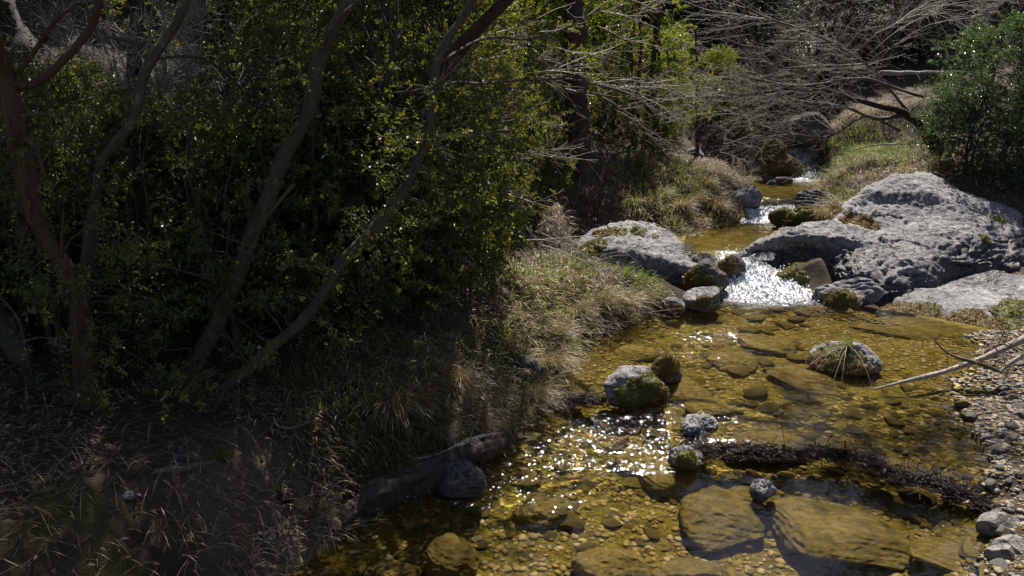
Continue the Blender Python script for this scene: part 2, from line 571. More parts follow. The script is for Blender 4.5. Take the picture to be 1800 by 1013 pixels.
def terrain(x, y):
    x = np.asarray(x, float); y = np.asarray(y, float)
    L, Rr = xl(y), xr(y)
    w = wz(x, y)
    wob = n2(x, y, 0.35, 3, 5) * 0.07
    dl = (L - x) * 0.85 + wob
    dr = (x - Rr) * 0.9 + wob
    d_in = np.minimum(x - L, Rr - x) - wob
    depth = np.interp(y, [2, 3.6, 4.5, 5.5, 6.6, 7.1, 7.5, 8.2, 9, 9.3, 10, 11.5, 12, 14], [0.24, 0.22, 0.16, 0.17, 0.22, 0.10, 0.09, 0.13, 0.09, 0.06, 0.10, 0.10, 0.08, 0.1])
    shallow = np.clip((x - 2.05) / 0.7, 0, 1) * np.interp(y, [3, 3.6, 5.5, 6.0], [1, 1, 1, 0])      # bar at the right
    depth = depth * (1 - 0.72 * shallow)
    z = w - depth * sstep(d_in / 0.4 + 0.12)
    inside = sstep(d_in / 0.1 + 0.5)
    z = z + inside * (n2(x, y, 0.5, 4, 21) * 0.055 + n2(x, y, 0.13, 3, 22) * 0.022)
    # left bank
    kl = np.interp(y, [2, 5.5, 6.8, 7.6, 9, 12], [0.40, 0.38, 0.14, 0.15, 0.14, 0.22])
    kw = np.interp(y, [2, 5.5, 7, 12], [0.55, 0.5, 0.5, 0.4])
    sl = np.interp(y, [2, 5, 7, 10, 13], [0.13, 0.16, 0.24, 0.26, 0.25])
    zl = w + kl * sstep(np.maximum(dl, 0) / kw) + sl * np.maximum(dl, 0) + 0.02
    # right bank
    rl = np.interp(y, [2, 5.5, 6.5, 8.5, 10, 12], [0.04, 0.04, 0.10, 0.18, 0.20, 0.30])
    rs = np.interp(y, [2, 5.5, 7, 9, 12], [0.10, 0.10, 0.08, 0.05, 0.16])
    zr = w + rl * sstep(np.maximum(dr, 0) / 0.5) + rs * np.maximum(dr, 0) + 0.15 * np.maximum(dr - np.interp(y, [6, 8, 11], [1.6, 2.6, 2.6]), 0) + 0.015
    hills = np.maximum(y - 14, 0) * 0.34 + 0.012 * np.maximum(y - 14, 0) ** 2 * 0.3
    lat = np.maximum(np.maximum(L - x, x - Rr) - 2.0, 0)
    hills = hills * sstep(lat / 3.0 + 0.35) * 0.8 + 0.10 * np.maximum(lat - 1.0, 0)
    z = np.where(dl > 0, zl, z)
    z = np.where((dr > 0) & (dl <= 0), zr, z)
    # hollows in which the big boulders sit
    capr = np.interp(y, [5.6, 6.2, 7.0, 7.3, 7.75, 8.2, 8.5, 9.0, 9.4, 9.7], [0.05, -0.10, -0.12, -0.12, 0.05, 0.24, 0.42, 0.62, 0.78, 0.9])
    wr = sstep((y - 5.75) / 0.35) * sstep((9.75 - y) / 0.35) * sstep((x - Rr + 0.12) / 0.15) * sstep((7.2 - x) / 1.2) * np.where(y < 7.3, sstep((x - 2.85 - 0.0 * y) / 0.25), 1.0)
    z = z * (1 - wr) + np.minimum(z, capr) * wr
    capl = np.interp(y, [6.8, 7.0, 7.25, 7.5, 7.9, 8.3, 8.7], [-0.05, 0.0, 0.08, 0.18, 0.28, 0.36, 0.45])
    wl = sstep((y - 6.85) / 0.2) * sstep((8.75 - y) / 0.3) * sstep((x - 0.45) / 0.2) * sstep((L + 0.1 - x) / 0.1)
    z = z * (1 - wl) + np.minimum(z, capl) * wl
    out = 1 - inside
    z = z + hills + out * (n2(x, y, 0.6, 4, 31) * 0.09 + n2(x, y, 0.12, 3, 32) * 0.03)
    return z

def H(x, y):
    return float(terrain(np.array([x]), np.array([y]))[0])

def hit(u, v):
    d = ray(u, v)
    d = d / np.linalg.norm(d)
    t = np.arange(1.5, 45, 0.02)
    p = d[None, :] * t[:, None] + np.array([0, 0, CAMZ])
    k = np.argmax(p[:, 2] < terrain(p[:, 0], p[:, 1]))
    return p[k] if k > 0 else p[-1]

def _axis(dense0, dense1, step, lo, hi, grow):
    a = list(np.arange(dense0, dense1, step))
    s = step
    while a[-1] < hi:
        s *= grow
        a.append(a[-1] + s)
    s = step
    b = [a[0]]
    while b[-1] > lo:
        s *= grow
        b.append(b[-1] - s)
    return np.array(b[::-1][:-1] + a)

gx = _axis(-2.2, 4.0, 0.03, -45, 55, 1.06)
gy = _axis(2.4, 9.0, 0.028, -14, 60, 1.035)
GX, GY = np.meshgrid(gx, gy)
GZ = terrain(GX, GY)
nx, ny = len(gx), len(gy)
V = np.stack([GX, GY, GZ], -1).reshape(-1, 3)
ii = (np.arange(ny - 1)[:, None] * nx + np.arange(nx - 1)[None, :]).ravel()
F = np.stack([ii, ii + 1, ii + nx + 1, ii + nx], -1)
wl_ = wz(GX, GY)
d_in = np.minimum(GX - xl(GY), xr(GY) - GX)
bedm = sstep((wl_ + 0.03 - GZ) / 0.05) * sstep(d_in / 0.3 + 1.2)
dirtc = P(480, 850, 0.35)
mossn = n2(GX, GY, 0.5, 4, 77)
dirtm = sstep(1.35 - np.hypot(GX - dirtc[0], (GY - dirtc[1]) * 1.1) / 0.34 + n2(GX, GY, 0.25, 3, 78) * 0.6)
lb = sstep((xl(GY) - GX) / 0.2) * sstep((6.5 - GY) / 0.6)
mossm = sstep(mossn * 3.0 + 0.1) * lb * (1 - dirtm) * 0.6 * sstep((n2(GX, GY, 0.14, 3, 79) + 0.25) / 0.3)
_run = np.zeros_like(GX)
for (u_, v_, rx_, ry_) in [(1280, 600, 0.55, 0.6), (1120, 620, 0.3, 0.3), (1050, 820, 0.5, 0.4), (850, 900, 0.45, 0.4), (700, 970, 0.4, 0.3), (1300, 430, 0.6, 0.6), (1380, 340, 0.7, 0.8)]:
    p_ = P(u_, v_, 0.0)
    _run = np.maximum(_run, np.exp(-((GX - p_[0]) / rx_) ** 2 - ((GY - p_[1]) / ry_) ** 2) * 1.2)
me = mk_mesh("ground", V, [F], [M['ground']], True, {"bed": ('POINT', bedm), "moss": ('POINT', mossm), "dirt": ('POINT', dirtm), "algae": ('POINT', np.clip(_run, 0, 0.95))})
ground = tag(link("ground", me), kind="structure")
ground.cycles.is_caustics_receiver = True

# ------------------------------------------------------------------ water surface
def water_grid(x0, x1, y0, y1, step):
    ax = np.arange(x0, x1, step); ay = np.arange(y0, y1, step)
    X, Y = np.meshgrid(ax, ay)
    return X, Y

CASC = P(1350, 500, 0.08)
def ripple_fields(X, Y):
    W = wz(X, Y)
    amp = np.full_like(X, 0.0009)
    def blob(u, v, z, rx, ry, a):
        p = P(u, v, z)
        return a * np.exp(-((X - p[0]) / rx) ** 2 - ((Y - p[1]) / ry) ** 2)
    amp = amp + blob(1110, 750, 0.03, 0.42, 0.34, 0.013)          # riffle between the rocks
    amp = amp + blob(920, 810, 0.0, 0.45, 0.4, 0.0042)
    amp = amp + blob(830, 880, 0.0, 0.35, 0.3, 0.0035)
    amp = amp + blob(1350, 520, 0.05, 0.40, 0.25, 0.016)           # foot of the cascade
    amp = amp + blob(1250, 590, 0.05, 0.6, 0.5, 0.0022)
    amp = amp + blob(1160, 630, 0.05, 0.5, 0.5, 0.0008)
    amp = amp + blob(1760, 800, 0.05, 0.25, 0.35, 0.004)
    amp = amp + blob(1330, 380, Z2, 0.3, 0.35, 0.012)
    amp = amp + blob(1320, 420, Z2, 0.6, 0.6, 0.0012)
    amp = amp + blob(1400, 330, Z3, 0.6, 0.8, 0.0018)
    amp = amp + blob(1410, 300, 0.6, 0.4, 0.5, 0.02)
    amp = amp + blob(1390, 245, 1.0, 0.8, 0.8, 0.012)
    foam = np.zeros_like(X)
    st = sstep((Y - 6.75) / 0.25) * sstep((7.62 - Y) / 0.12)
    _yy = [6.75, 7.1, 7.35, 7.62]
    xc = np.interp(Y, _yy, [P(1355, 520, 0.05)[0], P(1328, 495, 0.1)[0], P(1300, 468, 0.25)[0], P(1284, 452, 0.33)[0]])
    wd = np.interp(Y, _yy, [0.42, 0.26, 0.15, 0.10])
    foam = np.maximum(foam, st * np.exp(-((X - xc) / wd) ** 4) * 1.0)
    f2 = blob(1350, 515, 0.05, 0.42, 0.26, 1.5)
    foam = np.maximum(foam, f2)
    foam = np.maximum(foam, sstep((Y - 9.0) / 0.06) * sstep((9.45 - Y) / 0.1) * 0.9)
    _xf = P(1420, 280, 0.8)[0]
    foam = np.maximum(foam, sstep((Y - 11.75) / 0.15) * sstep((12.6 - Y) / 0.1) * np.exp(-((X - _xf) / 0.24) ** 2) * 1.1)
    foam = np.maximum(foam, blob(1400, 312, 0.56, 0.22, 0.35, 0.9))
    foam = np.maximum(foam, blob(1370, 248, 1.03, 0.5, 0.4, 0.55))
    foam = np.clip(foam, 0, 1)
    amp = amp * (0.35 + 1.5 * np.clip(fbm(np.stack([X / 0.28, Y / 0.16, X * 0], -1), 3, 44) + 0.45, 0, 1.2))      # gusty, patchy
    # flow-aligned ripples
    q = np.stack([X * 1.0 + Y * 0.35, Y - X * 0.35, X * 0], -1)
    r = fbm(q / np.array([0.12, 0.085, 1]), 3, 41) + 0.6 * fbm(q / np.array([0.05, 0.04, 1]), 2, 42)
    slow = fbm(q / np.array([0.45, 0.25, 1]), 2, 43)
    Z = W + amp * r * 1.6 + 0.003 * slow
    Z = Z + foam * (fbm(q / np.array([0.05, 0.11, 1]), 3, 47) * 0.030 * sstep(foam * 2 - 0.3))
    return Z, foam, np.clip((amp - 0.001) / 0.0085, 0.015, 1.4)

def add_water(name, x0, x1, y0, y1, step, label=None):
    X, Y = water_grid(x0, x1, y0, y1, step)
    Z, foam, rip = ripple_fields(X, Y)
    T = terrain(X, Y)
    m = Z.shape
    mg = np.where(Y > 7.0, 0.03, 0.35)
    keep = (T < Z + 0.035) & (X > xl(Y) - mg) & (X < xr(Y) + np.where(Y > 7.0, 0.15, 0.35))
    k4 = keep[:-1, :-1] | keep[1:, :-1] | keep[:-1, 1:] | keep[1:, 1:]
    i = (np.arange(m[0] - 1)[:, None] * m[1] + np.arange(m[1] - 1)[None, :])
    i = i[k4]
    F = np.stack([i, i + 1, i + m[1] + 1, i + m[1]], -1)
    used = np.unique(F)
    mp = np.full(X.size, -1); mp[used] = np.arange(len(used))
    V = np.stack([X, Y, Z], -1).reshape(-1, 3)[used]
    me = mk_mesh(name, V, [mp[F]], [M['water']], True, {"foam": ('POINT', foam.ravel()[used]), "ripple": ('POINT', rip.ravel()[used])})
    o = tag(link(name, me), kind="structure")
    o.cycles.is_caustics_caster = True
    return o

add_water("stream_water", -3.6, 4.6, 0.6, 7.62, 0.02)
add_water("upper_stream_water", 1.2, 5.6, 7.62, 13.4, 0.025)

# white spray and bubbles at the foot of the cascades
def spray(name, spots, seed):
    rg = np.random.default_rng(seed)
    V0, F0 = ico(1)
    Vs, Fs, off = [], [], 0
    for (u, v, z, sx, sy, sz, n) in spots:
        c = P(u, v, z)
        for _ in range(n):
            p = c + rg.normal(0, 1, 3) * np.array([sx, sy, 0.0])
            p[2] = float(ripple_fields(np.array([p[0]]), np.array([p[1]]))[0][0]) + abs(rg.normal(0, sz))
            r = rg.uniform(0.003, 0.010)
            Vs.append(V0 * r * np.array([1, 1, rg.uniform(0.6, 1.2)]) + p)
            Fs.append(F0 + off)
            off += len(V0)
    g = NT("white_water")
    m = g.done(g.pbsdf((0.85, 0.88, 0.92), 0.12, 0.9))
    o = link(name, mk_mesh(name, np.concatenate(Vs), [np.concatenate(Fs)], [m], True))
    tag(o, "white bubbles and splashes of the little cascades", "foam", kind="stuff")
spray("foam", [(1345, 515, 0.06, 0.22, 0.13, 0.02, 420), (1300, 480, 0.18, 0.08, 0.10, 0.03, 220), (1400, 525, 0.06, 0.16, 0.06, 0.01, 160),
               (1320, 383, 0.38, 0.14, 0.06, 0.012, 160), (1415, 302, 0.57, 0.14, 0.12, 0.015, 180), (1425, 275, 0.85, 0.06, 0.05, 0.06, 120)], 5)

# ------------------------------------------------------------------ rocks
def rock_shape(half, seed, sub=5, cuts=9, rough=0.10, strata=0.0, flat=0.0, fine=1.0):
    rg = np.random.default_rng(seed)
    V, F = ico(sub)
    V = V.copy()
    for _ in range(cuts):
        n = norm(rg.normal(0, 1, 3))
        h = rg.uniform(0.52, 0.86)
        d = V @ n
        V = V - np.maximum(d - h, 0)[:, None] * n * 0.92
    V = V * np.asarray(half)
    s = float(np.mean(half))
    N = vnormals(V, F)
    q = V / s + seed * 3.1
    disp = fbm(q * 1.6, 4, seed) * rough * 1.2 + (ridged(q * 4.0, 4, seed + 3) - 0.55) * rough * 0.55 * fine
    if strata > 0:
        lay = V @ np.array([0.22, 0.35, 0.9]) / s
        lay = lay + fbm(q * 1.2, 3, seed + 9) * 0.25
        disp = disp + strata * (np.abs((lay * 5.5) % 1.0 - 0.5) - 0.25) * (0.4 + vnoise(q * 2.0, seed + 4))
    V = V + N * (disp * s)[:, None]
    return V, F

def place_box(u0, u1, vt, vb, zb, dratio, bury=0.35):
    """centre and half sizes of a rock from its photo box; zb = level its front foot stands on"""
    if zb is None:
        f = hit((u0 + u1) / 2, vb)
        zb = f[2]
    f = P((u0 + u1) / 2, vb, zb)
    w = px(u1 - u0, f[1], zb)
    b = w * dratio * 0.5
    yc = f[1] + b * 0.75
    w = px(u1 - u0, yc, zb)
    top = PY((u0 + u1) / 2, vt, yc)[2]
    zlo = zb - max(top - zb, 0.05) * bury - 0.02
    xc = PY((u0 + u1) / 2, vb, yc)[0]
    return np.array([xc, yc, (top + zlo) / 2]), np.array([w / 2, b, max((top - zlo) / 2, 0.02)])

def nearest_front(V, u, v):
    U, W, D = proj(V)
    r2 = (U - u) ** 2 + (W - v) ** 2
    cand = np.where(r2 < max(np.partition(r2, min(12, len(r2) - 1))[min(12, len(r2) - 1)], 30))[0]
    return V[cand[np.argmin(D[cand])]]

def add_moss(root, Vw, F, pads, origin, seed, mat, name="moss", dens=11000, ln=0.012, cam_side=True):
    """pads: (u, v, radius, thickness) patches of moss on the world-space mesh Vw, F"""
    rg = np.random.default_rng(seed)
    N = vnormals(Vw, F)
    wt = np.zeros(len(Vw))
    for (u, v, r, th) in pads:
        c = nearest_front(Vw, u, v)
        d = np.linalg.norm((Vw - c) * np.array([1, 1, 1.0]), axis=1) / r
        d = d + fbm(Vw / (r * 0.45) + seed, 3, seed) * 0.45
        wt = np.maximum(wt, np.clip(1 - d, 0, 1) ** 0.5 * th * (d < 1))
    fsel = (wt[F] > 1e-4).all(axis=1)
    Fm = F[fsel]
    if len(Fm) == 0:
        return None
    used = np.unique(Fm)
    mp = np.full(len(Vw), -1); mp[used] = np.arange(len(used))
    lump = 0.6 + 0.8 * vnoise(Vw[used] / 0.03, seed + 5)
    Vc = Vw[used] + N[used] * (wt[used] * lump + 0.002)[:, None]
    Vc[:, 2] += wt[used] * 0.3
    Fc = mp[Fm]
    a, b, c3 = Vc[Fc[:, 0]], Vc[Fc[:, 1]], Vc[Fc[:, 2]]
    fn = np.cross(b - a, c3 - a)
    ar = np.linalg.norm(fn, axis=1) / 2
    cnt = int(min(30000, max(300, ar.sum() * dens)))
    pick = rg.choice(len(Fc), cnt, p=ar / ar.sum())
    s, t = rg.random(cnt), rg.random(cnt)
    sw = s + t > 1
    s[sw], t[sw] = 1 - s[sw], 1 - t[sw]
    p = a[pick] + (b - a)[pick] * s[:, None] + (c3 - a)[pick] * t[:, None]
    nn = norm(norm(fn[pick]) + rg.normal(0, 0.45, (cnt, 3)) + np.array([0, 0, 0.25]))
    side = norm(np.cross(nn, rg.normal(0, 1, (cnt, 3))))
    L = (ln * rg.uniform(0.5, 1.4, cnt))[:, None]
    q0 = p - side * L * 0.28 - nn * 0.002
    q1 = p + side * L * 0.28 - nn * 0.002
    q2 = p + nn * L + rg.normal(0, 0.15, (cnt, 3)) * L
    VV = np.concatenate([Vc, np.stack([q0, q1, q2], 1).reshape(-1, 3)])
    Ft = np.arange(cnt * 3).reshape(-1, 3) + len(Vc)
    tint = np.concatenate([np.full(len(Fc), 0.05), np.clip(rg.normal(0.5, 0.3, cnt) + 0.6 * fbm(p / 0.08, 2, seed + 8), 0, 1)])
    me = mk_mesh(name, VV - origin, [Fc, Ft], [mat], False, {"tint": ('FACE', tint)})
    return link(name, me, root)

def wetness(V, seed):
    lv = wz(V[:, 0], V[:, 1])
    return sstep((lv + 0.030 + 0.03 * fbm(V / 0.07, 2, seed) - V[:, 2]) / 0.03)

def add_rock(name, label, box, seed, mat='limestone', cat="rock", group=None, sub=5, cuts=9, rough=0.10, strata=0.0, moss=(), moss_mat='moss', rot=0.0, bury=0.35, rust=()):
    u0, u1, vt, vb, zb, dr = box
    c, h = place_box(u0, u1, vt, vb, zb, dr, bury)
    V, F = rock_shape(h, seed, sub, cuts, rough, strata)
    lo, hi = V.min(0), V.max(0)
    V = (V - (lo + hi) / 2) * (2 * h / (hi - lo))
    if rot:
        ca, sa = math.cos(rot), math.sin(rot)
        V = V @ np.array([[ca, sa, 0], [-sa, ca, 0], [0, 0, 1]])
    o = link(name, mk_mesh(name, V, [F], [M[mat]], True, {"wet": ('POINT', wetness(V + c, seed))}), None, c)
    tag(o, label, cat, group)
    o.cycles.is_caustics_receiver = True
    if moss:
        add_moss(o, V + c, F, moss, c, seed, M[moss_mat])
    if rust:
        add_moss(o, V + c, F, rust, c, seed + 50, M['moss_rust'])
    return o

def add_boulder(name, label, rows, seed, voxel, moss=(), rust=(), rough=1.0, mat='limestone', thick=0.9, grain=(0.30, -0.10, 0.95)):
    """one weathered boulder: its visible skin is lofted through rows of (photo column, photo row, distance), back to front,
    closed underneath into a solid, remeshed and eroded"""
    cols = 40
    R_ = []
    for row in rows:
        p = catmull(np.array([PY(*q) for q in row]), 8)
        s = np.linspace(0, 1, len(p)); s2 = np.linspace(0, 1, cols)
        R_.append(np.stack([np.interp(s2, s, p[:, k]) for k in range(3)], -1))
    R_ = np.array(R_)
    G = np.stack([catmull(R_[:, c], 6) for c in range(cols)], 1)            # (rows, cols, 3)
    nr = G.shape[0]
    zlo = G[..., 2].min() - 0.15
    # rounded ends and a buried underside
    bot = G.copy(); bot[..., 2] = zlo - 0.1
    bot[..., 0] = G[..., 0].mean() + (G[..., 0] - G[..., 0].mean()) * 0.93
    V = np.concatenate([G.reshape(-1, 3), bot.reshape(-1, 3)])
    i = (np.arange(nr - 1)[:, None] * cols + np.arange(cols - 1)[None, :]).ravel()
    n0 = nr * cols
    top = np.stack([i, i + cols, i + cols + 1, i + 1], -1)
    und = np.stack([i, i + 1, i + cols + 1, i + cols], -1) + n0
    j = np.arange(cols - 1)
    bk = np.stack([j, j + 1, j + 1 + n0, j + n0], -1)
    j2 = j + (nr - 1) * cols
    fr = np.stack([j2, j2 + n0, j2 + 1 + n0, j2 + 1], -1)
    k = np.arange(nr - 1) * cols
    lf = np.stack([k, k + n0, k + cols + n0, k + cols], -1)
    k2 = k + cols - 1
    rt = np.stack([k2, k2 + cols, k2 + cols + n0, k2 + n0], -1)
    t = link("tmp", mk_mesh("tmp", V, [np.concatenate([top, und, bk, fr, lf, rt])]))
    md = t.modifiers.new("r", 'REMESH')
    md.mode = 'VOXEL'; md.voxel_size = voxel
    sm = t.modifiers.new("s", 'SMOOTH'); sm.iterations = 5; sm.factor = 0.5
    t.modifiers.new("t", 'TRIANGULATE')
    dg = bpy.context.evaluated_depsgraph_get()
    ev = t.evaluated_get(dg).to_mesh()
    V = np.empty(len(ev.vertices) * 3); ev.vertices.foreach_get("co", V); V = V.reshape(-1, 3)
    F = np.empty(len(ev.loops), np.int32); ev.loops.foreach_get("vertex_index", F); F = F.reshape(-1, 3)
    bpy.data.objects.remove(t)
    N = vnormals(V, F)
    q = V + seed
    gv = np.array(grain)
    lay = V @ gv + fbm(q * 1.1, 3, seed + 9) * 0.14
    ledge = np.abs((lay * 6.0) % 1.0 - 0.5) * 2
    disp = fbm(q * 1.6, 5, seed) * 0.075
    # grooves running with the slope, stronger in some zones than others
    zone = np.clip(0.25 + 1.3 * (vnoise(q * 1.3, seed + 21) - 0.25), 0.15, 1.25)
    wq = V + np.stack([fbm(q * 2.3, 3, seed + 31), fbm(q * 2.3, 3, seed + 32), fbm(q * 2.3, 3, seed + 33)], -1) * 0.16
    qq = np.stack([wq @ np.array([0.75, 0.6, 0.25]) * 2.4, wq @ np.array([-0.6, 0.75, 0.2]) * 10.0, wq[:, 2] * 10.0], -1) + seed
    disp = disp + zone * ((ridged(qq, 4, seed + 3) - 0.55) * 0.050 + fbm(qq * 3.1, 3, seed + 8) * 0.026)
    disp = disp + (ledge - 0.5) * 0.030 * vnoise(q * 1.8, seed + 4)
    pits = np.clip(vnoise(qq * 1.3 + 5, seed + 6) - 0.66, 0, 1) * -0.14 * zone
    dents = np.clip(vnoise(q * np.array([1.9, 2.7, 3.4]), seed + 16) - 0.62, 0, 1) * -0.26
    crack = np.abs(fbm(wq * 1.5 + 7, 3, seed + 41))
    disp = disp + pits + dents - 0.05 * np.clip(1 - crack / 0.018, 0, 1) + fbm(q * 26, 4, seed + 7) * 0.020
    V = V + N * (disp * rough)[:, None]
    org = np.array([V[:, 0].mean(), V[:, 1].mean(), V[:, 2].min()])
    o = link(name, mk_mesh(name, V - org, [F], [M[mat]], True, {"wet": ('POINT', wetness(V, seed))}), None, org)
    tag(o, label, "boulder")
    o.cycles.is_caustics_receiver = True
    if moss:
        add_moss(o, V, F, moss, org, seed, M['moss'])
    if rust:
        add_moss(o, V, F, rust, org, seed + 1, M['moss_rust'])
    return o

add_boulder("boulder", "huge grey pitted limestone boulder filling the right bank behind the cascade", [
    [(1470, 395, 8.5), (1490, 365, 8.9), (1540, 335, 9.2), (1600, 322, 9.4), (1650, 330, 9.4), (1720, 355, 9.3), (1790, 385, 9.1), (1850, 400, 9.0)],
    [(1470, 388, 8.35), (1490, 350, 8.6), (1545, 316, 8.9), (1605, 305, 9.1), (1660, 318, 9.1), (1720, 343, 9.0), (1785, 366, 8.9), (1850, 385, 8.8)],
    [(1440, 396, 8.15), (1500, 378, 8.3), (1560, 352, 8.5), (1620, 345, 8.6), (1680, 352, 8.6), (1730, 368, 8.6), (1780, 392, 8.5), (1840, 420, 8.4)],
    [(1370, 402, 7.95), (1450, 402, 8.0), (1530, 392, 8.15), (1600, 386, 8.2), (1670, 390, 8.2), (1730, 404, 8.15), (1775, 430, 8.1), (1830, 450, 8.0)],
    [(1296, 446, 7.50), (1340, 425, 7.60), (1400, 409, 7.66), (1480, 413, 7.64), (1560, 420, 7.72), (1640, 422, 7.76), (1710, 440, 7.80), (1790, 462, 7.8)],
    [(1298, 456, 7.49), (1343, 440, 7.60), (1404, 428, 7.68), (1480, 434, 7.66), (1555, 436, 7.62), (1630, 442, 7.52), (1700, 458, 7.66), (1780, 480, 7.8)],
    [(1302, 472, 7.48), (1350, 462, 7.60), (1415, 455, 7.72), (1480, 456, 7.56), (1555, 455, 7.40), (1630, 468, 7.36), (1700, 482, 7.66), (1780, 496, 7.8)],
    [(1303, 486, 7.44), (1360, 488, 7.58), (1425, 488, 7.68), (1485, 480, 7.38), (1555, 482, 7.20), (1635, 488, 7.30), (1700, 496, 7.64), (1780, 505, 7.75)],
    [(1305, 500, 7.40), (1370, 510, 7.55), (1440, 514, 7.60), (1495, 516, 7.20), (1565, 520, 7.05), (1640, 515, 7.22), (1700, 508, 7.60), (1780, 512, 7.7)]],
    3, 0.02, moss=[(1755, 380, 0.10, 0.02), (1735, 415, 0.08, 0.02)], rust=[(1505, 385, 0.17, 0.02), (1530, 392, 0.13, 0.02)])
add_boulder("boulder", "smooth slanting grey boulder at the right edge with moss along its waterline", [
    [(1590, 530, 7.1), (1640, 515, 7.35), (1700, 498, 7.6), (1750, 490, 7.7), (1800, 495, 7.7), (1880, 510, 7.6)],
    [(1578, 524, 6.92), (1640, 500, 7.1), (1700, 484, 7.3), (1750, 474, 7.4), (1800, 477, 7.4), (1870, 490, 7.3)],
    [(1556, 534, 6.75), (1620, 516, 6.88), (1690, 506, 7.0), (1750, 500, 7.05), (1800, 505, 7.0), (1870, 515, 6.9)],
    [(1542, 543, 6.62), (1600, 536, 6.62), (1660, 536, 6.62), (1730, 540, 6.55), (1800, 545, 6.5), (1880, 555, 6.4)],
    [(1535, 552, 6.52), (1592, 556, 6.44), (1652, 564, 6.38), (1722, 574, 6.28), (1792, 582, 6.18), (1880, 592, 6.05)],
    [(1532, 560, 6.46), (1590, 570, 6.34), (1650, 584, 6.24), (1720, 600, 6.1), (1790, 615, 6.0), (1880, 625, 5.9)]],
    14, 0.02, moss=[(1765, 545, 0.14, 0.025), (1792, 532, 0.14, 0.025), (1640, 543, 0.11, 0.02), (1775, 575, 0.2, 0.03)],
    rust=[(1590, 545, 0.19, 0.025), (1632, 556, 0.18, 0.025), (1700, 560, 0.18, 0.025), (1745, 575, 0.2, 0.03), (1790, 590, 0.2, 0.03)], rough=0.55)
add_boulder("boulder", "pale bulging boulder on the left bank with moss on its crown", [
    [(1008, 440, 8.0), (1050, 415, 8.3), (1100, 402, 8.45), (1140, 408, 8.45), (1180, 425, 8.3), (1215, 445, 8.1), (1245, 465, 7.8)],
    [(1008, 430, 7.85), (1048, 404, 8.05), (1100, 390, 8.2), (1142, 396, 8.2), (1182, 414, 8.1), (1218, 436, 7.9), (1248, 458, 7.6)],
    [(1012, 440, 7.6), (1058, 415, 7.8), (1110, 406, 7.9), (1150, 416, 7.88), (1192, 434, 7.78), (1228, 452, 7.58), (1258, 470, 7.4)],
    [(1018, 450, 7.36), (1060, 434, 7.42), (1110, 438, 7.42), (1150, 448, 7.42), (1190, 456, 7.40), (1228, 468, 7.34), (1264, 484, 7.22)],
    [(1028, 470, 7.32), (1070, 460, 7.36), (1120, 468, 7.34), (1160, 478, 7.32), (1195, 484, 7.30), (1232, 492, 7.28), (1270, 500, 7.20)],
    [(1030, 500, 7.26), (1080, 500, 7.28), (1130, 508, 7.26), (1170, 512, 7.24), (1200, 514, 7.24), (1240, 516, 7.22), (1275, 516, 7.16)]],
    23, 0.018, moss=[(1035, 425, 0.16, 0.02), (1085, 404, 0.12, 0.015), (1125, 402, 0.10, 0.015), (1105, 457, 0.035, 0.01), (1030, 450, 0.13, 0.02)],
    rust=[(1060, 408, 0.12, 0.015), (1012, 445, 0.12, 0.02), (1150, 412, 0.05, 0.01)], rough=0.85)
add_rock("rock", "dark wet lump of rock at the left lip of the cascade", (1200, 1282, 452, 515, 0.10, 0.9), 31, 'limestone_dark', rough=0.14, moss=[(1215, 490, 0.12, 0.025), (1235, 500, 0.08, 0.02)])
add_rock("rock", "brown wet rock split by the falling water beneath the upper pool", (1258, 1310, 445, 492, 0.14, 0.9), 37, 'limestone_dark', rough=0.16, rust=[(1268, 470, 0.10, 0.015)])
add_rock("rock", "pale flat stone below the left boulder with one mossy cheek", (1198, 1268, 506, 548, 0.05, 0.8), 41, rough=0.10, rust=[(1240, 532, 0.07, 0.012)])
add_rock("rock", "small white-topped stone among dry grass on the left waterline", (1152, 1204, 522, 552, 0.05, 0.8), 43, rough=0.12, rust=[(1168, 540, 0.05, 0.015), (1195, 540, 0.04, 0.012)])
add_rock("rock", "dark mossy pebble of a rock next to the white water on its left", (1236, 1275, 503, 528, 0.06, 0.8), 47, 'limestone_dark', moss=[(1258, 515, 0.05, 0.012)])
add_rock("rock", "round cushion of bright green moss on a rock beside the white water", (1364, 1434, 470, 506, 0.07, 0.8), 53, 'limestone', cuts=4, moss=[(1380, 485, 0.34, 0.03), (1405, 478, 0.34, 0.03), (1415, 492, 0.22, 0.03), (1400, 498, 0.22, 0.03), (1425, 482, 0.22, 0.03), (1430, 495, 0.2, 0.03)])
add_rock("rock", "flat whitish rock ledge at the foot of the huge boulder", (1425, 1545, 487, 535, 0.05, 0.6), 59, rough=0.12, strata=0.08, rust=[(1465, 515, 0.05, 0.01)])
add_rock("rock", "low rock capped with rusty green moss in front of the whitish ledge", (1450, 1515, 512, 542, 0.05, 0.8), 61, 'limestone_dark', moss=[(1480, 522, 0.10, 0.03)], rust=[(1465, 530, 0.10, 0.025), (1495, 525, 0.08, 0.03)])
add_rock("rock", "grey and white rock standing in the pool with a thick moss beard", (1056, 1180, 642, 712, 0.03, 0.75), 67, rough=0.15, cuts=6,
         moss=[(1115, 690, 0.10, 0.012), (1145, 684, 0.10, 0.014), (1090, 690, 0.06, 0.008), (1152, 698, 0.08, 0.012), (1130, 668, 0.05, 0.008)], rust=[(1165, 684, 0.05, 0.02)])
add_rock("rock", "low wet rock with rusty moss just behind the moss-bearded rock", (1140, 1200, 626, 672, 0.05, 0.8), 71, rough=0.14, rust=[(1165, 635, 0.12, 0.02), (1185, 645, 0.08, 0.02)], moss=[(1175, 655, 0.05, 0.02)])
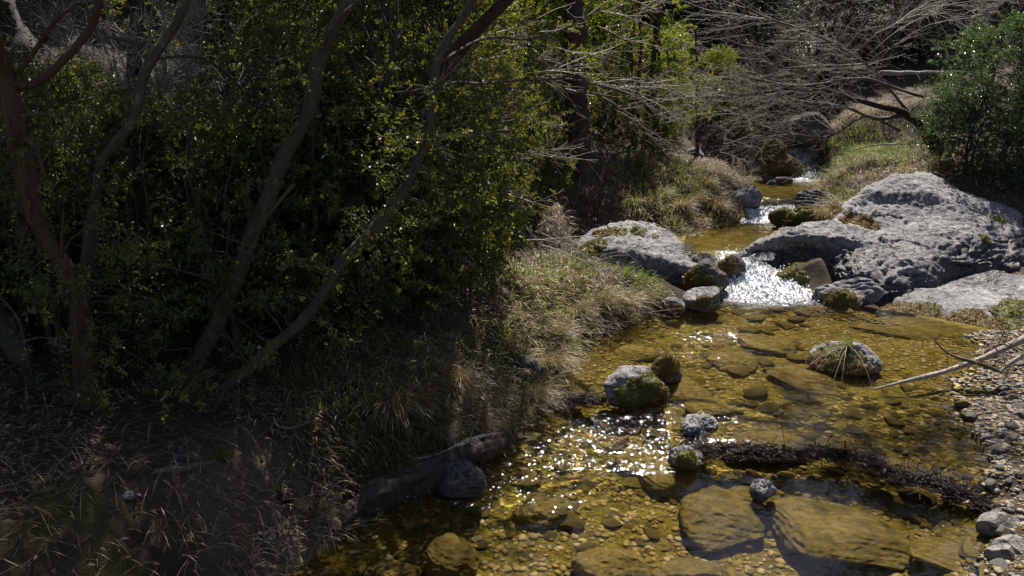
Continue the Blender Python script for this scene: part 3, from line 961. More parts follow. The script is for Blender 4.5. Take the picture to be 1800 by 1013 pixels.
tussock_rock = add_rock("rock", "moss-covered rock with a grass tussock in the middle of the pool", (1422, 1543, 602, 656, 0.05, 0.8), 73, cuts=5, rough=0.14,
         moss=[(1455, 620, 0.10, 0.016), (1490, 628, 0.09, 0.016)], rust=[(1440, 635, 0.10, 0.018), (1475, 645, 0.10, 0.018), (1505, 640, 0.09, 0.016), (1525, 648, 0.05, 0.012)])
add_rock("rock", "knobbly grey rock breaking the water above the dark twig dam", (1196, 1262, 730, 772, 0.02, 1.1), 79, cuts=5, rough=0.2)
add_rock("rock", "smooth grey stone with a small moss apron at the left end of the twig dam", (1174, 1240, 786, 820, 0.01, 0.7), 83, cuts=4, rough=0.10, moss=[(1200, 812, 0.06, 0.02), (1215, 815, 0.05, 0.02)])
add_rock("rock", "small stone tip poking out of the water below the twig dam", (1318, 1362, 844, 878, 0.0, 0.9), 89, cuts=6, rough=0.16)
add_rock("rock", "smooth grey stone on the right shore below the end of the twig dam", (1716, 1785, 902, 945, 0.02, 0.8), 97, 'grey_stone', cuts=5, rough=0.05)
add_rock("rock", "rusty-bottomed grey stone half awash near the lower right corner", (1733, 1778, 958, 1000, 0.0, 0.9), 101, 'grey_stone', cuts=6, rough=0.06)
add_rock("rock", "pale stone leaning at the right frame edge under the grey shore stone", (1750, 1815, 945, 975, 0.03, 0.8), 103, 'grey_stone', cuts=7, rough=0.06)
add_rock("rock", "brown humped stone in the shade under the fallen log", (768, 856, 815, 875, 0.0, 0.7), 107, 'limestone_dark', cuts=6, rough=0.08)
add_rock("rock", "grey blocky stone on the left bank of the narrow upper stream", (1276, 1334, 322, 368, 0.46, 0.8), 109, cuts=7, rough=0.10)
add_rock("rock", "small grey stone in dry grass above the blocky stone", (1190, 1218, 320, 340, None, 0.8), 113, cuts=6)
add_rock("rock", "ridged dark rock between the two upper pools", (1392, 1470, 333, 366, 0.52, 0.9), 127, 'limestone_dark', rough=0.16, strata=0.12)
add_rock("rock", "pale low rock behind the lip of the upper pool", (1398, 1475, 386, 420, 0.38, 0.8), 131, rough=0.10, rust=[(1410, 405, 0.06, 0.012)])
for k, (bx, lb) in enumerate([((1352, 1392, 368, 392, 0.40, 0.8), "left one of the two moss balls damming the second pool"), ((1384, 1432, 366, 394, 0.42, 0.8), "right one of the two moss balls damming the second pool")]):
    u = (bx[0] + bx[1]) / 2
    add_rock("rock", lb, bx, 137 + k, 'limestone_dark', moss=[(u - 8, 376, 0.14, 0.03), (u + 8, 378, 0.14, 0.03), (u, 386, 0.14, 0.03)])
add_rock("rock", "upper mossy rock dividing the far waterfall", (1328, 1382, 246, 285, 0.80, 0.9), 141, 'limestone_dark', moss=[(1350, 255, 0.22, 0.03)], rust=[(1345, 270, 0.22, 0.03), (1370, 262, 0.15, 0.03)], rough=0.15)
add_rock("rock", "lower mossy rock at the foot of the far waterfall", (1328, 1412, 268, 312, 0.54, 0.8), 149, 'limestone_dark', moss=[(1340, 300, 0.20, 0.03), (1400, 295, 0.12, 0.03)], rust=[(1355, 288, 0.25, 0.03), (1385, 285, 0.2, 0.03)], rough=0.16)
for k, (bx, lb) in enumerate([((1340, 1362, 308, 320, 0.54, 0.9), "leftmost of the wet stones under the far waterfall"), ((1362, 1392, 310, 324, 0.54, 0.9), "rightmost of the wet stones under the far waterfall"),
                              ((1346, 1364, 316, 326, 0.54, 0.9), "smallest of the wet stones under the far waterfall")]):
    add_rock("rock", lb, bx, 151 + k, 'limestone_dark', sub=4)
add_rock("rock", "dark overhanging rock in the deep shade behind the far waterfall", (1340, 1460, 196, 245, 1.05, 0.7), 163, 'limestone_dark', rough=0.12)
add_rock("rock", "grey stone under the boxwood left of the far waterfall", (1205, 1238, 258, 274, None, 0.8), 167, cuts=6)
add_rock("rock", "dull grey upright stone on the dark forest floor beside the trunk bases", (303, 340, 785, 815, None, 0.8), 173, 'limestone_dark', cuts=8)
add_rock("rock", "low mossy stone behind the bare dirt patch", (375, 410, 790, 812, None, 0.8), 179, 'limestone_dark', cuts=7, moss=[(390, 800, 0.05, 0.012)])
add_rock("rock", "half-buried tan stone in the grass slope of the left bank", (880, 955, 625, 668, None, 0.6), 181, 'limestone_dark', cuts=6)
add_rock("rock", "tan stone peeping from the shaded grass left of the pool", (798, 825, 655, 675, None, 0.8), 187, 'grey_stone', cuts=6)
add_rock("rock", "broken brown stone at the muddy edge below the bare dirt patch", (430, 490, 930, 965, None, 0.6), 191, 'limestone_dark', cuts=9)

# ------------------------------------------------------------------ the rock face behind the left trees
def rock_face():
    a, b = np.array([-5.2, 3.0]), np.array([-2.3, 11.5])
    nu, nv = 150, 90
    s = np.linspace(0, 1, nu)[None, :] * np.ones((nv, 1))
    t = np.linspace(0, 1, nv)[:, None] * np.ones((1, nu))
    base = a[None, None, :] * (1 - s[..., None]) + b[None, None, :] * s[..., None]
    nrm = np.array([b[1] - a[1], -(b[0] - a[0])]); nrm = nrm / np.linalg.norm(nrm)
    Zb = terrain(base[..., 0].ravel(), base[..., 1].ravel()).reshape(s.shape) - 0.4
    hgt = 6.0 + 1.5 * n2(s * 9, s * 0, 1.2, 3, 5)
    Z = Zb + t * hgt
    q = np.stack([base[..., 0], base[..., 1], Z], -1)
    d = fbm(q / 0.9, 4, 61) * 0.35 + (ridged(q / np.array([0.5, 0.5, 0.8]), 4, 62) - 0.5) * 0.25 - t ** 3 * 1.6 - t * 0.25
    X = base[..., 0] + nrm[0] * d
    Y = base[..., 1] + nrm[1] * d
    V = np.stack([X, Y, Z], -1).reshape(-1, 3)
    # back of the mass
    B = V.reshape(nv, nu, 3).copy()
    B[..., :2] -= nrm * 3.0
    V = np.concatenate([V, B.reshape(-1, 3)])
    i = (np.arange(nv - 1)[:, None] * nu + np.arange(nu - 1)[None, :]).ravel()
    F = np.stack([i, i + 1, i + nu + 1, i + nu], -1)
    n0 = nu * nv
    Fb = np.stack([i + n0, i + nu + n0, i + nu + 1 + n0, i + 1 + n0], -1)
    j = np.arange(nu - 1) + (nv - 1) * nu
    Ft = np.stack([j, j + 1, j + 1 + n0, j + n0], -1)
    k = np.arange(nv - 1) * nu
    Fl = np.stack([k, k + nu, k + nu + n0, k + n0], -1)
    k2 = k + nu - 1
    Fr = np.stack([k2, k2 + n0, k2 + nu + n0, k2 + nu], -1)
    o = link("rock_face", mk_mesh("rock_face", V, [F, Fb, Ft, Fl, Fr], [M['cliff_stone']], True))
    tag(o, kind="structure")
rock_face()

# ------------------------------------------------------------------ foliage
def leaf_quads(base, d, up, L, W, fold=0.25, curl=0.15):
    """base, d, up: (n,3); returns V (4n,3)"""
    side = norm(np.cross(d, up))
    nn = np.cross(side, d)
    L = L[:, None]; W = W[:, None]
    tip = base + d * L - nn * L * curl
    ml = base + d * L * 0.52 + side * W * 0.5 + nn * W * fold
    mr = base + d * L * 0.52 - side * W * 0.5 + nn * W * fold
    return np.stack([base, mr, tip, ml], 1).reshape(-1, 3)

def sprays_mesh(tips, dirs, rg, leaf=0.02, spl=0.14, pairs=9, wr=0.62):
    """leafy twigs: (n,3) bases and directions -> leaf vertices, twig polys"""
    n = len(tips)
    dirs = norm(dirs)
    Lh = spl * rg.uniform(0.6, 1.3, n)
    t = (np.arange(pairs) + 0.6) / pairs
    pos = tips[:, None, :] + dirs[:, None, :] * (t[None, :, None] * Lh[:, None, None])
    droop = (t ** 2)[None, :, None] * np.array([0, 0, -1.0]) * (Lh[:, None, None] * 0.18)
    pos = pos + droop
    ref = norm(rg.normal(0, 1, (n, 3)))
    a = norm(np.cross(dirs, ref)); b = np.cross(dirs, a)
    out_b, out_d, out_u = [], [], []
    for sgn in (1, -1):
        alt = (np.arange(pairs) % 2).astype(float)
        ax = a[:, None, :] * (1 - alt[None, :, None]) + b[:, None, :] * alt[None, :, None]
        dd = norm(dirs[:, None, :] * 0.55 + sgn * ax * 0.85 + rg.normal(0, 0.22, (n, pairs, 3)) + np.array([0, 0, 0.05]))
        uu = norm(dirs[:, None, :] * 0.6 + np.array([0, 0, 0.8]) + rg.normal(0, 0.25, (n, pairs, 3)))
        out_b.append(pos.reshape(-1, 3)); out_d.append(dd.reshape(-1, 3)); out_u.append(uu.reshape(-1, 3))
    Bp, D, U = np.concatenate(out_b), np.concatenate(out_d), np.concatenate(out_u)
    keep = rg.random(len(Bp)) > 0.08
    Bp, D, U = Bp[keep], D[keep], U[keep]
    m = len(Bp)
    L = leaf * np.clip(rg.normal(1.0, 0.28, m), 0.4, 1.6)
    return leaf_quads(Bp, D, U, L, L * wr)

def crown_from_clumps(name, clumps, seed, mat, parent, leaf=0.02, spl=0.14, pairs=8, per=26, origin=np.zeros(3), center=None, upw=0.35):
    """clumps: list of (centre, radius) in world space"""
    rg = np.random.default_rng(seed)
    Tp, Dr, Tn = [], [], []
    for (c, r) in clumps:
        k = max(3, int(per * rg.uniform(0.7, 1.3)))
        off = norm(rg.normal(0, 1, (k, 3))) * (rg.random(k) ** 0.45)[:, None] * np.array([r, r, r * 0.62])
        Tp.append(c + off * 0.8)
        out = norm(off) + rg.normal(0, 0.5, (k, 3)) + np.array([0, 0, upw])
        if center is not None:
            out = out + norm((c - center)[None, :]) * 0.7
        Dr.append(out)
        Tn.append(np.full(k, np.clip(rg.normal(0.45, 0.28), 0, 1)))
    Tp, Dr, Tn = np.concatenate(Tp), np.concatenate(Dr), np.concatenate(Tn)
    V = sprays_mesh(Tp, Dr, rg, leaf, spl, pairs)
    nf = len(V) // 4
    F = np.arange(nf * 4).reshape(-1, 4)
    tn = np.clip(np.resize(np.repeat(Tn, pairs), nf) + rg.normal(0, 0.22, nf), 0, 1)
    me = mk_mesh(name, V - origin, [F], [mat], False, {"tint": ('FACE', tn)})
    return link(name, me, parent)

def bez(a, b, lift, n=7, rg=None, wob=0.0):
    t = np.linspace(0, 1, n)[:, None]
    m = (a + b) / 2 + lift
    p = (1 - t) ** 2 * a + 2 * t * (1 - t) * m + t * t * b
    if wob and rg is not None:
        p[1:-1] += rg.normal(0, wob, (n - 2, 3))
    return p

def shrub_proto(seed, h, r, leafmat, leaf=0.02, clumps=34, per=22, stem='bark_smooth', low=0.12, spl=0.14):
    """meshes (stem, crown) of one leafy shrub, base at the origin"""
    rg = np.random.default_rng(seed)
    cl = []
    for k in range(clumps):
        a = rg.uniform(0, 2 * math.pi)
        zz = low + (1 - low) * rg.random() ** 0.85
        prof = math.sin(math.pi * min(1, 0.18 + 0.80 * zz)) ** 0.6
        rr = r * prof * math.sqrt(rg.uniform(0.12, 1.0)) * (1 + 0.25 * math.sin(3 * a + seed))
        cl.append((np.array([rr * math.cos(a), rr * math.sin(a), zz * h]), r * rg.uniform(0.20, 0.36)))
    polys = []
    nst = rg.integers(3, 6)
    for k in range(nst):
        a = rg.uniform(0, 6.28)
        top = np.array([math.cos(a) * r * 0.35, math.sin(a) * r * 0.35, h * rg.uniform(0.65, 0.9)])
        p = bez(np.array([math.cos(a) * 0.05, math.sin(a) * 0.05, -0.15]), top, np.array([0, 0, 0.1]), 9, rg, 0.02)
        polys.append((p, np.linspace(0.012 + 0.012 * h, 0.006, 9)))
        for (c, rad) in cl[k::nst]:
            j = int(np.argmin(np.linalg.norm(p - c * np.array([0.5, 0.5, 0.8]), axis=1)))
            polys.append((bez(p[j], c, np.array([0, 0, 0.06]), 5, rg, 0.012), np.linspace(0.007, 0.0025, 5)))
    V, F = tubes(polys, 5, False)
    sm = mk_mesh("stem", V, F[:1], [M[stem]], True)
    tmp = crown_from_clumps("crown", cl, seed + 1, M[leafmat], None, leaf, spl, 8, per, center=np.array([0, 0, h * 0.45]))
    cm = tmp.data
    bpy.data.objects.remove(tmp)
    return sm, cm

PROTO = {}
for k, (mat, h, r, lf, nc, per, spl, st) in {
        'a': ('leaf_box', 2.0, 0.95, 0.025, 105, 19, 0.14, 'bark_smooth'), 'b': ('leaf_box', 2.6, 0.9, 0.025, 125, 18, 0.14, 'bark_smooth'),
        'n': ('leaf_box', 1.1, 0.55, 0.028, 52, 17, 0.12, 'bark_smooth'), 's': ('leaf_box', 2.3, 0.75, 0.026, 60, 8, 0.16, 'bark_smooth'),
        'y': ('leaf_young', 2.0, 0.85, 0.030, 75, 22, 0.14, 'bark_smooth'), 'z': ('leaf_young', 2.8, 0.8, 0.030, 85, 20, 0.14, 'bark_smooth'),
        'd': ('leaf_dark', 3.2, 1.2, 0.050, 110, 26, 0.2, 'bark_smooth'), 'r': ('leaf_right', 1.7, 0.95, 0.030, 95, 15, 0.15, 'bark_smooth')}.items():
    PROTO[k] = shrub_proto(200 + ord(k), h, r, mat, lf, nc, per, low=0.06, spl=spl, stem=st)

def shrub(kind, label, u, y, base_v=None, scale=1.0, sx=1.0, group=None, z=None, name="boxwood_shrub", cat="shrub", tilt=(0, 0)):
    """base on the ground at photo column u and distance y"""
    x = PY(u, 500, y)[0]
    zz = H(x, y) if z is None else z
    t = thing(name, label, cat, (x, y, zz - 0.02), group)
    t.rotation_euler = (tilt[0], tilt[1], random.uniform(0, 6.28))
    t.scale = (scale * sx, scale * sx, scale)
    for nm, me in zip(("stem", "crown"), PROTO[kind]):
        link(nm, me, t)
    return t

# ------------------------------------------------------------------ left bank trees: trunks traced at their own distances
def trunk_path(pts, y0, per=6, seed=0, wob=0.006):
    """pts: (u, v, dy, width_px) -> world path and radii"""
    w = np.array([PY(u, v, y0 + dy) for (u, v, dy, _) in pts])
    r = np.array([0.74 * px(wd, y0 + dy, PY(u, v, y0 + dy)[2]) / 2 for (u, v, dy, wd) in pts])
    p = catmull(w, per)
    rr = np.interp(np.linspace(0, 1, len(p)), np.linspace(0, 1, len(r)), r)
    p = p + np.stack([fbm(np.stack([p[:, 2] * 4 + seed, p[:, 0] * 3, p[:, 1] * 0 + k * 9.1], -1), 2, seed + k) for k in range(3)], -1) * wob * 2
    return p, rr

def bark_mesh(name, paths, mat, sides=14, seed=0, rough=0.10, freq=5.0):
    polys = []
    for (p, r) in paths:
        # finer rings
        n = max(8, int(np.linalg.norm(np.diff(p, axis=0), axis=1).sum() / 0.03))
        s = np.linspace(0, 1, len(p)); s2 = np.linspace(0, 1, n)
        p2 = np.stack([np.interp(s2, s, p[:, k]) for k in range(3)], -1)
        r2 = np.interp(s2, s, r)
        sd = sides if r2.max() > 0.015 else 6
        a = np.arange(sd) * 2 * math.pi / sd
        q = np.stack([np.cos(a)[None, :] * np.ones((n, 1)) * 1.1, np.sin(a)[None, :] * np.ones((n, 1)) * 1.1, (s2 * n * 0.03)[:, None] * np.ones((1, sd)) * freq], -1)
        kn = np.clip(vnoise(np.stack([s2 * n * 0.03 * 3.1 + seed, s2 * 0, s2 * 0], -1), seed + 5) - 0.66, 0, 1) * 1.3
        r2 = r2 * (1 + 0.16 * fbm(np.stack([s2 * n * 0.03 * 2.2, s2 * 0 + seed, s2 * 0], -1), 2, seed + 3) + kn * (rough > 0.06))
        rr = r2[:, None] * (1 + rough * 2 * fbm(q * 1.2 + seed, 3, seed) + rough * (ridged(q * np.array([2.6, 2.6, 0.5]), 2, seed + 1) - 0.5))
        polys.append((p2, rr, sd))
    Vs, Q, T, off = [], [], [], 0
    for (p2, rr, sd) in polys:
        V, F = tubes([(p2, rr)], sd, True)
        Vs.append(V); Q.append(F[0] + off); T.append(F[1] + off); off += len(V)
    return mk_mesh(name, np.concatenate(Vs), [np.concatenate(Q), np.concatenate(T)], [M[mat]], True)

def twiggy(p0, d0, L, r0, rg, level=2, out=None, droop=0.0, wig=0.16, kids=5, curve=None):
    """a wandering bare twig with side twigs"""
    if out is None: out = []
    n = max(5, int(L / 0.07))
    p = [np.array(p0, float)]
    d = norm(np.array(d0, float))
    for i in range(n):
        d = norm(d + rg.normal(0, wig, 3) * 0.6 + np.array([0, 0, -droop]) + (curve if curve is not None else 0))
        p.append(p[-1] + d * L / n)
    p = np.array(p)
    out.append((p, np.linspace(r0, max(r0 * 0.35, 0.0011), n + 1)))
    if level > 0:
        for k in range(kids):
            i = int(rg.uniform(0.2, 0.95) * n)
            dd = norm(p[min(i + 1, n)] - p[i])
            s = norm(np.cross(dd, norm(rg.normal(0, 1, 3))))
            twiggy(p[i], dd * 0.75 + s * rg.uniform(0.4, 0.9), L * rg.uniform(0.3, 0.6), max(r0 * 0.5, 0.0013), rg, level - 1, out, droop, wig, max(2, kids - 1), curve)
    return out

def make_tree(name, label, y0, trunk, mat, seed, branches=(), group=None, cat="tree", rough=0.10, freq=5.0, foot=True, bmat=None, wob=0.006):
    pts = list(trunk)
    p, r = trunk_path(pts, y0, 6, seed, wob)
    base = p[0].copy()
    g = H(base[0], base[1])
    if foot:            # sink the foot into the ground, with a little root flare
        if base[2] > g - 0.05:
            low = np.array([base[0] + (base[0] - p[4][0]) * 0.2, base[1], g - 0.12])
            p = np.vstack([low[None], p]); r = np.concatenate([[r[0] * 1.25], r])
        r[:3] *= np.array([1.35, 1.2, 1.08])
    org = np.array([p[0][0], p[0][1], g])
    t = thing(name, label, cat, org, group)
    o = link("trunk", bark_mesh("trunk", [(p - org, r)], mat, 14, seed, rough, freq), t)
    for k, b in enumerate(branches):
        bp, br = trunk_path(b, y0, 6, seed + 31 + k, wob)
        link("branch", bark_mesh("branch", [(bp - org, br)], bmat or mat, 8, seed + 7 + k, rough, freq), t)
    return t, org, p, r

T = {}
# the nearest, peeled trunk at the left
T['peel'] = make_tree("tree", "crooked tree with peeling orange-brown bark, nearest to the left frame edge", 3.30,
    [(192, 822, 0.05, 50), (172, 765, 0.05, 42), (152, 690, 0.03, 40), (146, 600, 0, 40), (134, 520, 0, 38), (112, 465, 0, 38), (84, 425, 0, 38), (62, 370, 0, 36), (45, 300, 0, 40), (34, 240, 0, 46), (25, 180, 0, 48), (12, 135, 0, 40), (-8, 70, -0.05, 30), (-30, -40, -0.1, 26)], 'bark_peeled', 3,
    branches=[[(22, 150, 0, 18), (60, 148, 0.02, 17), (100, 118, 0.05, 16), (140, 75, 0.1, 15), (165, 35, 0.12, 14), (180, -25, 0.15, 13)],
              [(32, 130, 0.02, 10), (52, 102, 0.05, 10), (72, 72, 0.08, 12), (93, 42, 0.1, 11), (130, 12, 0.12, 5)],
              [(40, 255, -0.05, 16), (52, 247, -0.07, 16), (66, 262, -0.08, 14), (76, 290, -0.08, 10), (78, 312, -0.08, 5)],
              [(52, 340, -0.04, 7), (70, 355, -0.06, 8), (82, 380, -0.06, 6), (92, 392, -0.05, 3)],
              [(110, 452, -0.02, 10), (111, 420, -0.02, 8), (113, 372, -0.02, 5)],
              [(30, 170, -0.06, 7), (48, 175, -0.09, 6), (66, 186, -0.1, 3)],
              [(46, 400, -0.03, 14), (42, 425, -0.03, 12), (36, 450, -0.04, 6)],
              [(178, 790, 0, 16), (120, 835, -0.25, 15), (60, 900, -0.5, 14), (15, 960, -0.7, 10)],
              [(185, 810, 0, 14), (225, 780, 0.15, 14), (265, 740, 0.3, 13), (300, 700, 0.4, 11), (340, 655, 0.5, 8)],
              [(180, 800, -0.05, 12), (182, 850, -0.15, 9), (175, 880, -0.2, 5)]], rough=0.16)
T['smooth'] = make_tree("tree", "slender smooth grey-brown tree rising beside the peeling trunk and bending right", 3.55,
    [(165, 740, 0, 26), (158, 660, 0, 25), (155, 560, 0, 25), (154, 480, 0.02, 24), (162, 400, 0.04, 24), (170, 330, 0.06, 23), (182, 278, 0.08, 22), (212, 240, 0.1, 24), (240, 195, 0.12, 24), (254, 135, 0.14, 22), (282, 85, 0.16, 22), (310, 40, 0.18, 21), (328, 0, 0.2, 20), (338, -60, 0.22, 20)], 'bark_smooth', 5,
    branches=[[(178, 62, 0.1, 7), (215, 68, 0.12, 9), (250, 80, 0.14, 10)], [(262, 108, 0.14, 6), (330, 100, 0.3, 9), (380, 115, 0.5, 8), (440, 175, 0.7, 7), (490, 250, 0.9, 5)]], rough=0.11)
T['thick'] = make_tree("tree", "thick leaning trunk in deep shade against the left frame edge", 3.5,
    [(130, 830, 0, 60), (95, 760, 0.05, 54), (60, 680, 0.1, 56), (25, 600, 0.15, 54), (-10, 530, 0.2, 50), (-60, 430, 0.3, 46)], 'bark_smooth', 9, rough=0.10,
    branches=[[(60, 680, 0.0, 9), (45, 620, -0.05, 8), (30, 560, -0.05, 7), (0, 520, -0.05, 6)]])
T['twin'] = make_tree("tree", "tall tree with lichen-grey trunk leaning right, taller of the pair from one base", 3.62,
    [(318, 718, 0, 40), (350, 630, 0.05, 38), (385, 560, 0.1, 38), (412, 500, 0.15, 38), (440, 420, 0.2, 38), (470, 350, 0.25, 36), (494, 285, 0.3, 34), (520, 235, 0.34, 30), (545, 180, 0.38, 28), (560, 115, 0.42, 28), (580, 60, 0.45, 26), (610, 5, 0.5, 24), (650, -60, 0.6, 22)], 'bark_smooth', 13,
    branches=[[(300, 700, -0.02, 9), (330, 660, -0.04, 12), (350, 640, -0.02, 8)], [(560, 90, 0.42, 10), (600, 30, 0.3, 9), (660, -20, 0.2, 8)],
              [(545, 180, 0.38, 5), (515, 110, 0.4, 6), (500, 20, 0.42, 5), (495, -40, 0.42, 4)],
              [(555, 165, 0.38, 4), (545, 80, 0.42, 5), (530, -20, 0.44, 4)],
              [(430, 440, 0.15, 6), (465, 390, 0.05, 9), (520, 325, 0.0, 9)]], rough=0.14)
T['sweep'] = make_tree("tree", "thin tree whose trunk sweeps low to the right before turning upward", 3.62,
    [(330, 722, 0, 28), (365, 702, 0, 28), (410, 672, 0.02, 28), (470, 618, 0.06, 28), (525, 572, 0.1, 27), (565, 520, 0.14, 26), (600, 462, 0.18, 26), (645, 418, 0.22, 26), (690, 362, 0.26, 25), (725, 300, 0.3, 24), (750, 245, 0.33, 21), (758, 185, 0.36, 19), (770, 110, 0.4, 19), (790, 70, 0.42, 19), (815, 30, 0.45, 18), (850, -30, 0.5, 17)], 'bark_smooth', 17,
    branches=[[(760, 160, 0.36, 7), (800, 145, 0.5, 7), (850, 148, 0.75, 7), (920, 143, 1.1, 6), (990, 139, 1.5, 6), (1050, 148, 1.9, 5), (1110, 166, 2.2, 4)],
              [(690, 165, 0.36, 4), (735, 160, 0.4, 7), (775, 145, 0.45, 7)],
              [(770, 110, 0.4, 5), (850, 66, 0.9, 6), (930, 68, 1.3, 5), (1010, 40, 1.8, 4), (1070, 5, 2.2, 4)],
              [(840, 150, 0.7, 3), (950, 158, 1.4, 4), (1040, 165, 1.9, 4), (1120, 175, 2.2, 3)]], rough=0.13)
T['red'] = make_tree("tree", "old tree with dark shaggy reddish bark leaning hard to the right", 4.7,
    [(415, 600, 0, 40), (445, 540, 0, 40), (485, 465, 0.05, 40), (530, 390, 0.1, 38), (580, 330, 0.15, 36), (640, 272, 0.2, 34), (700, 208, 0.25, 36), (750, 150, 0.3, 36), (800, 95, 0.35, 34), (850, 40, 0.4, 30), (900, -10, 0.45, 28), (960, -70, 0.5, 24)], 'bark_rough', 21,
    branches=[[(600, 250, 0.0, 7), (660, 205, 0.02, 14), (720, 160, 0.05, 12), (780, 100, 0.1, 11), (860, 20, 0.2, 8)],
              [(470, 265, 0.0, 6), (560, 225, 0.0, 9), (640, 165, 0.02, 8), (700, 110, 0.1, 6)],
              [(640, 272, 0.2, 6), (580, 290, 0.1, 10), (520, 320, 0.05, 9), (470, 365, 0, 7)]], rough=0.22, freq=3.0)
T['slim'] = make_tree("tree", "straight slim grey trunk standing behind the leaning pair", 5.6,
    [(425, 520, 0, 26), (436, 400, 0, 25), (443, 290, 0, 25), (452, 190, 0.05, 23), (468, 120, 0.1, 21), (478, 60, 0.12, 19), (490, 0, 0.15, 18), (500, -70, 0.2, 17)], 'bark_smooth', 23,
    branches=[[(466, 130, 0.1, 6), (445, 160, 0.05, 7), (425, 185, 0, 5)]], rough=0.06)
T['pale'] = make_tree("tree", "old tree with shaggy whitish bark peeling in strips", 6.0,
    [(322, 600, 0, 52), (326, 480, 0, 48), (328, 360, 0, 46), (334, 240, 0, 44), (338, 120, 0, 44), (342, 20, 0, 44), (346, -90, 0, 40)], 'bark_pale', 29, rough=0.25, freq=2.5)
T['stub'] = make_tree("tree", "dark deeply furrowed trunk behind the bending smooth one", 5.2,
    [(250, 520, 0, 34), (246, 400, 0, 32), (240, 250, 0, 32), (237, 130, 0, 32), (240, 20, 0, 30), (244, -80, 0, 28)], 'bark_rough', 33, rough=0.22, freq=3.0)
T['lean'] = make_tree("tree", "dim brown trunk leaning left behind the pale shaggy tree", 6.2,
    [(372, 560, 0, 20), (385, 400, 0, 20), (392, 250, 0, 20), (396, 100, 0, 19), (400, -60, 0, 18)], 'bark_smooth', 35, rough=0.08)
T['mid'] = make_tree("tree", "thin dark trunk half hidden in the boxwood at the middle left", 6.2,
    [(628, 560, 0, 22), (640, 430, 0, 20), (645, 300, 0.05, 19), (650, 180, 0.1, 18), (652, 60, 0.12, 17), (655, -60, 0.15, 16)], 'bark_rough', 37, rough=0.12)
T['pine'] = make_tree("pine_tree", "pine with dark plated trunk standing upright left of the stream", 9.0,
    [(1016, 352, 0, 60), (1013, 290, 0, 56), (1012, 200, 0, 54), (1011, 100, 0, 52), (1010, 0, 0, 50), (1009, -120, 0, 48), (1008, -330, 0, 42), (1006, -700, 0, 24), (1005, -1100, 0, 14)], 'bark_pine', 41, rough=0.18, freq=6.0, wob=0.003,
    branches=[[(1006, -720, 0, 8), (930, -770, 0.5, 6), (850, -780, 1.0, 3)], [(1006, -820, 0, 8), (1090, -870, 0.6, 6), (1180, -880, 1.0, 3)]])
T['sap1'] = make_tree("sapling", "dark thin sapling right of the pine, thicker of two side by side", 10.9,
    [(1118, 330, 0, 15), (1132, 255, 0, 14), (1142, 180, 0, 13), (1150, 90, 0, 12), (1158, 0, 0, 11), (1166, -100, 0, 9)], 'bark_rough', 43, rough=0.1)
T['sap2'] = make_tree("sapling", "pencil-thin straight sapling just right of the thicker dark sapling", 10.7,
    [(1153, 322, 0, 8), (1154, 240, 0, 8), (1156, 150, 0, 7), (1160, 40, 0, 6), (1164, -60, 0, 5)], 'bark_rough', 47, rough=0.05)
T['post'] = make_tree("sapling", "short dark sapling stem beside the narrow upper stream", 10.6,
    [(1225, 262, 0, 9), (1226, 190, 0, 8), (1226, 120, 0, 7), (1222, 40, 0, 5)], 'bark_rough', 51, rough=0.05)
T['far'] = make_tree("tree", "dark straight trunk on the far slope at the upper right corner", 13.0,
    [(1800, 130, 0, 16), (1795, 60, 0, 15), (1790, 0, 0, 14), (1786, -80, 0, 13)], 'bark_pine', 53, rough=0.1)
T['far2'] = make_tree("tree", "pale thin trunk on the far slope behind the right boxwood", 13.4,
    [(1748, 90, 0, 11), (1745, 30, 0, 10), (1742, -60, 0, 9)], 'bark_smooth', 57, rough=0.06)

# coppice of thin whitish shoots around the pale tree
def coppice(label, items, y0, mat, name="coppice"):
    org = np.array(PY(items[0][0][0], items[0][0][1], y0)); org[2] = H(org[0], org[1])
    t = thing(name, label, "bush", org)
    for k, it in enumerate(items):
        p, r = trunk_path(it, y0, 5, 300 + k, 0.004)
        g = H(p[0][0], p[0][1])
        p = np.vstack([np.array([p[0][0], p[0][1], g - 0.05])[None], p]); r = np.concatenate([[r[0]], r])
        link("shoot", bark_mesh("shoot", [(p - org, r)], mat, 6, 310 + k, 0.05, 5), t)
    return t
coppice("clump of thin pale shoots crossing in front of the shaggy whitish tree",
    [[(290, 560, 0, 9), (284, 300, 0, 10), (290, 160, 0, 9), (286, 20, 0, 8), (284, -40, 0, 8)],
     [(318, 520, 0.1, 9), (300, 280, 0.1, 10), (288, 200, 0.1, 9), (262, 60, 0.1, 7), (250, -30, 0.1, 6)],
     [(345, 500, 0, 8), (318, 330, 0, 9), (296, 220, 0, 8), (256, 120, 0.1, 6), (200, 40, 0.1, 4)],
     [(240, 480, 0.2, 7), (215, 190, 0.2, 8), (198, 90, 0.2, 7), (180, -20, 0.2, 6)],
     [(260, 470, 0.1, 6), (205, 160, 0.1, 7), (178, 60, 0.1, 6), (170, -30, 0.1, 5)],
     [(350, 520, 0.2, 8), (335, 380, 0.2, 9), (325, 260, 0.2, 7), (345, 150, 0.3, 5)],
     [(280, 500, -0.1, 7), (270, 290, -0.1, 8), (262, 100, -0.1, 6), (275, -30, -0.1, 6)],
     [(310, 500, 0.1, 6), (312, 320, 0.1, 7), (352, 220, 0.1, 5), (368, 150, 0.1, 3)],
     [(360, 540, 0.2, 7), (352, 420, 0.2, 7), (362, 330, 0.2, 6), (330, 200, 0.2, 4)],
     [(390, 430, 0.1, 5), (410, 260, 0.1, 5), (388, 120, 0.1, 5), (380, -20, 0.1, 4)]], 5.7, 'twig')

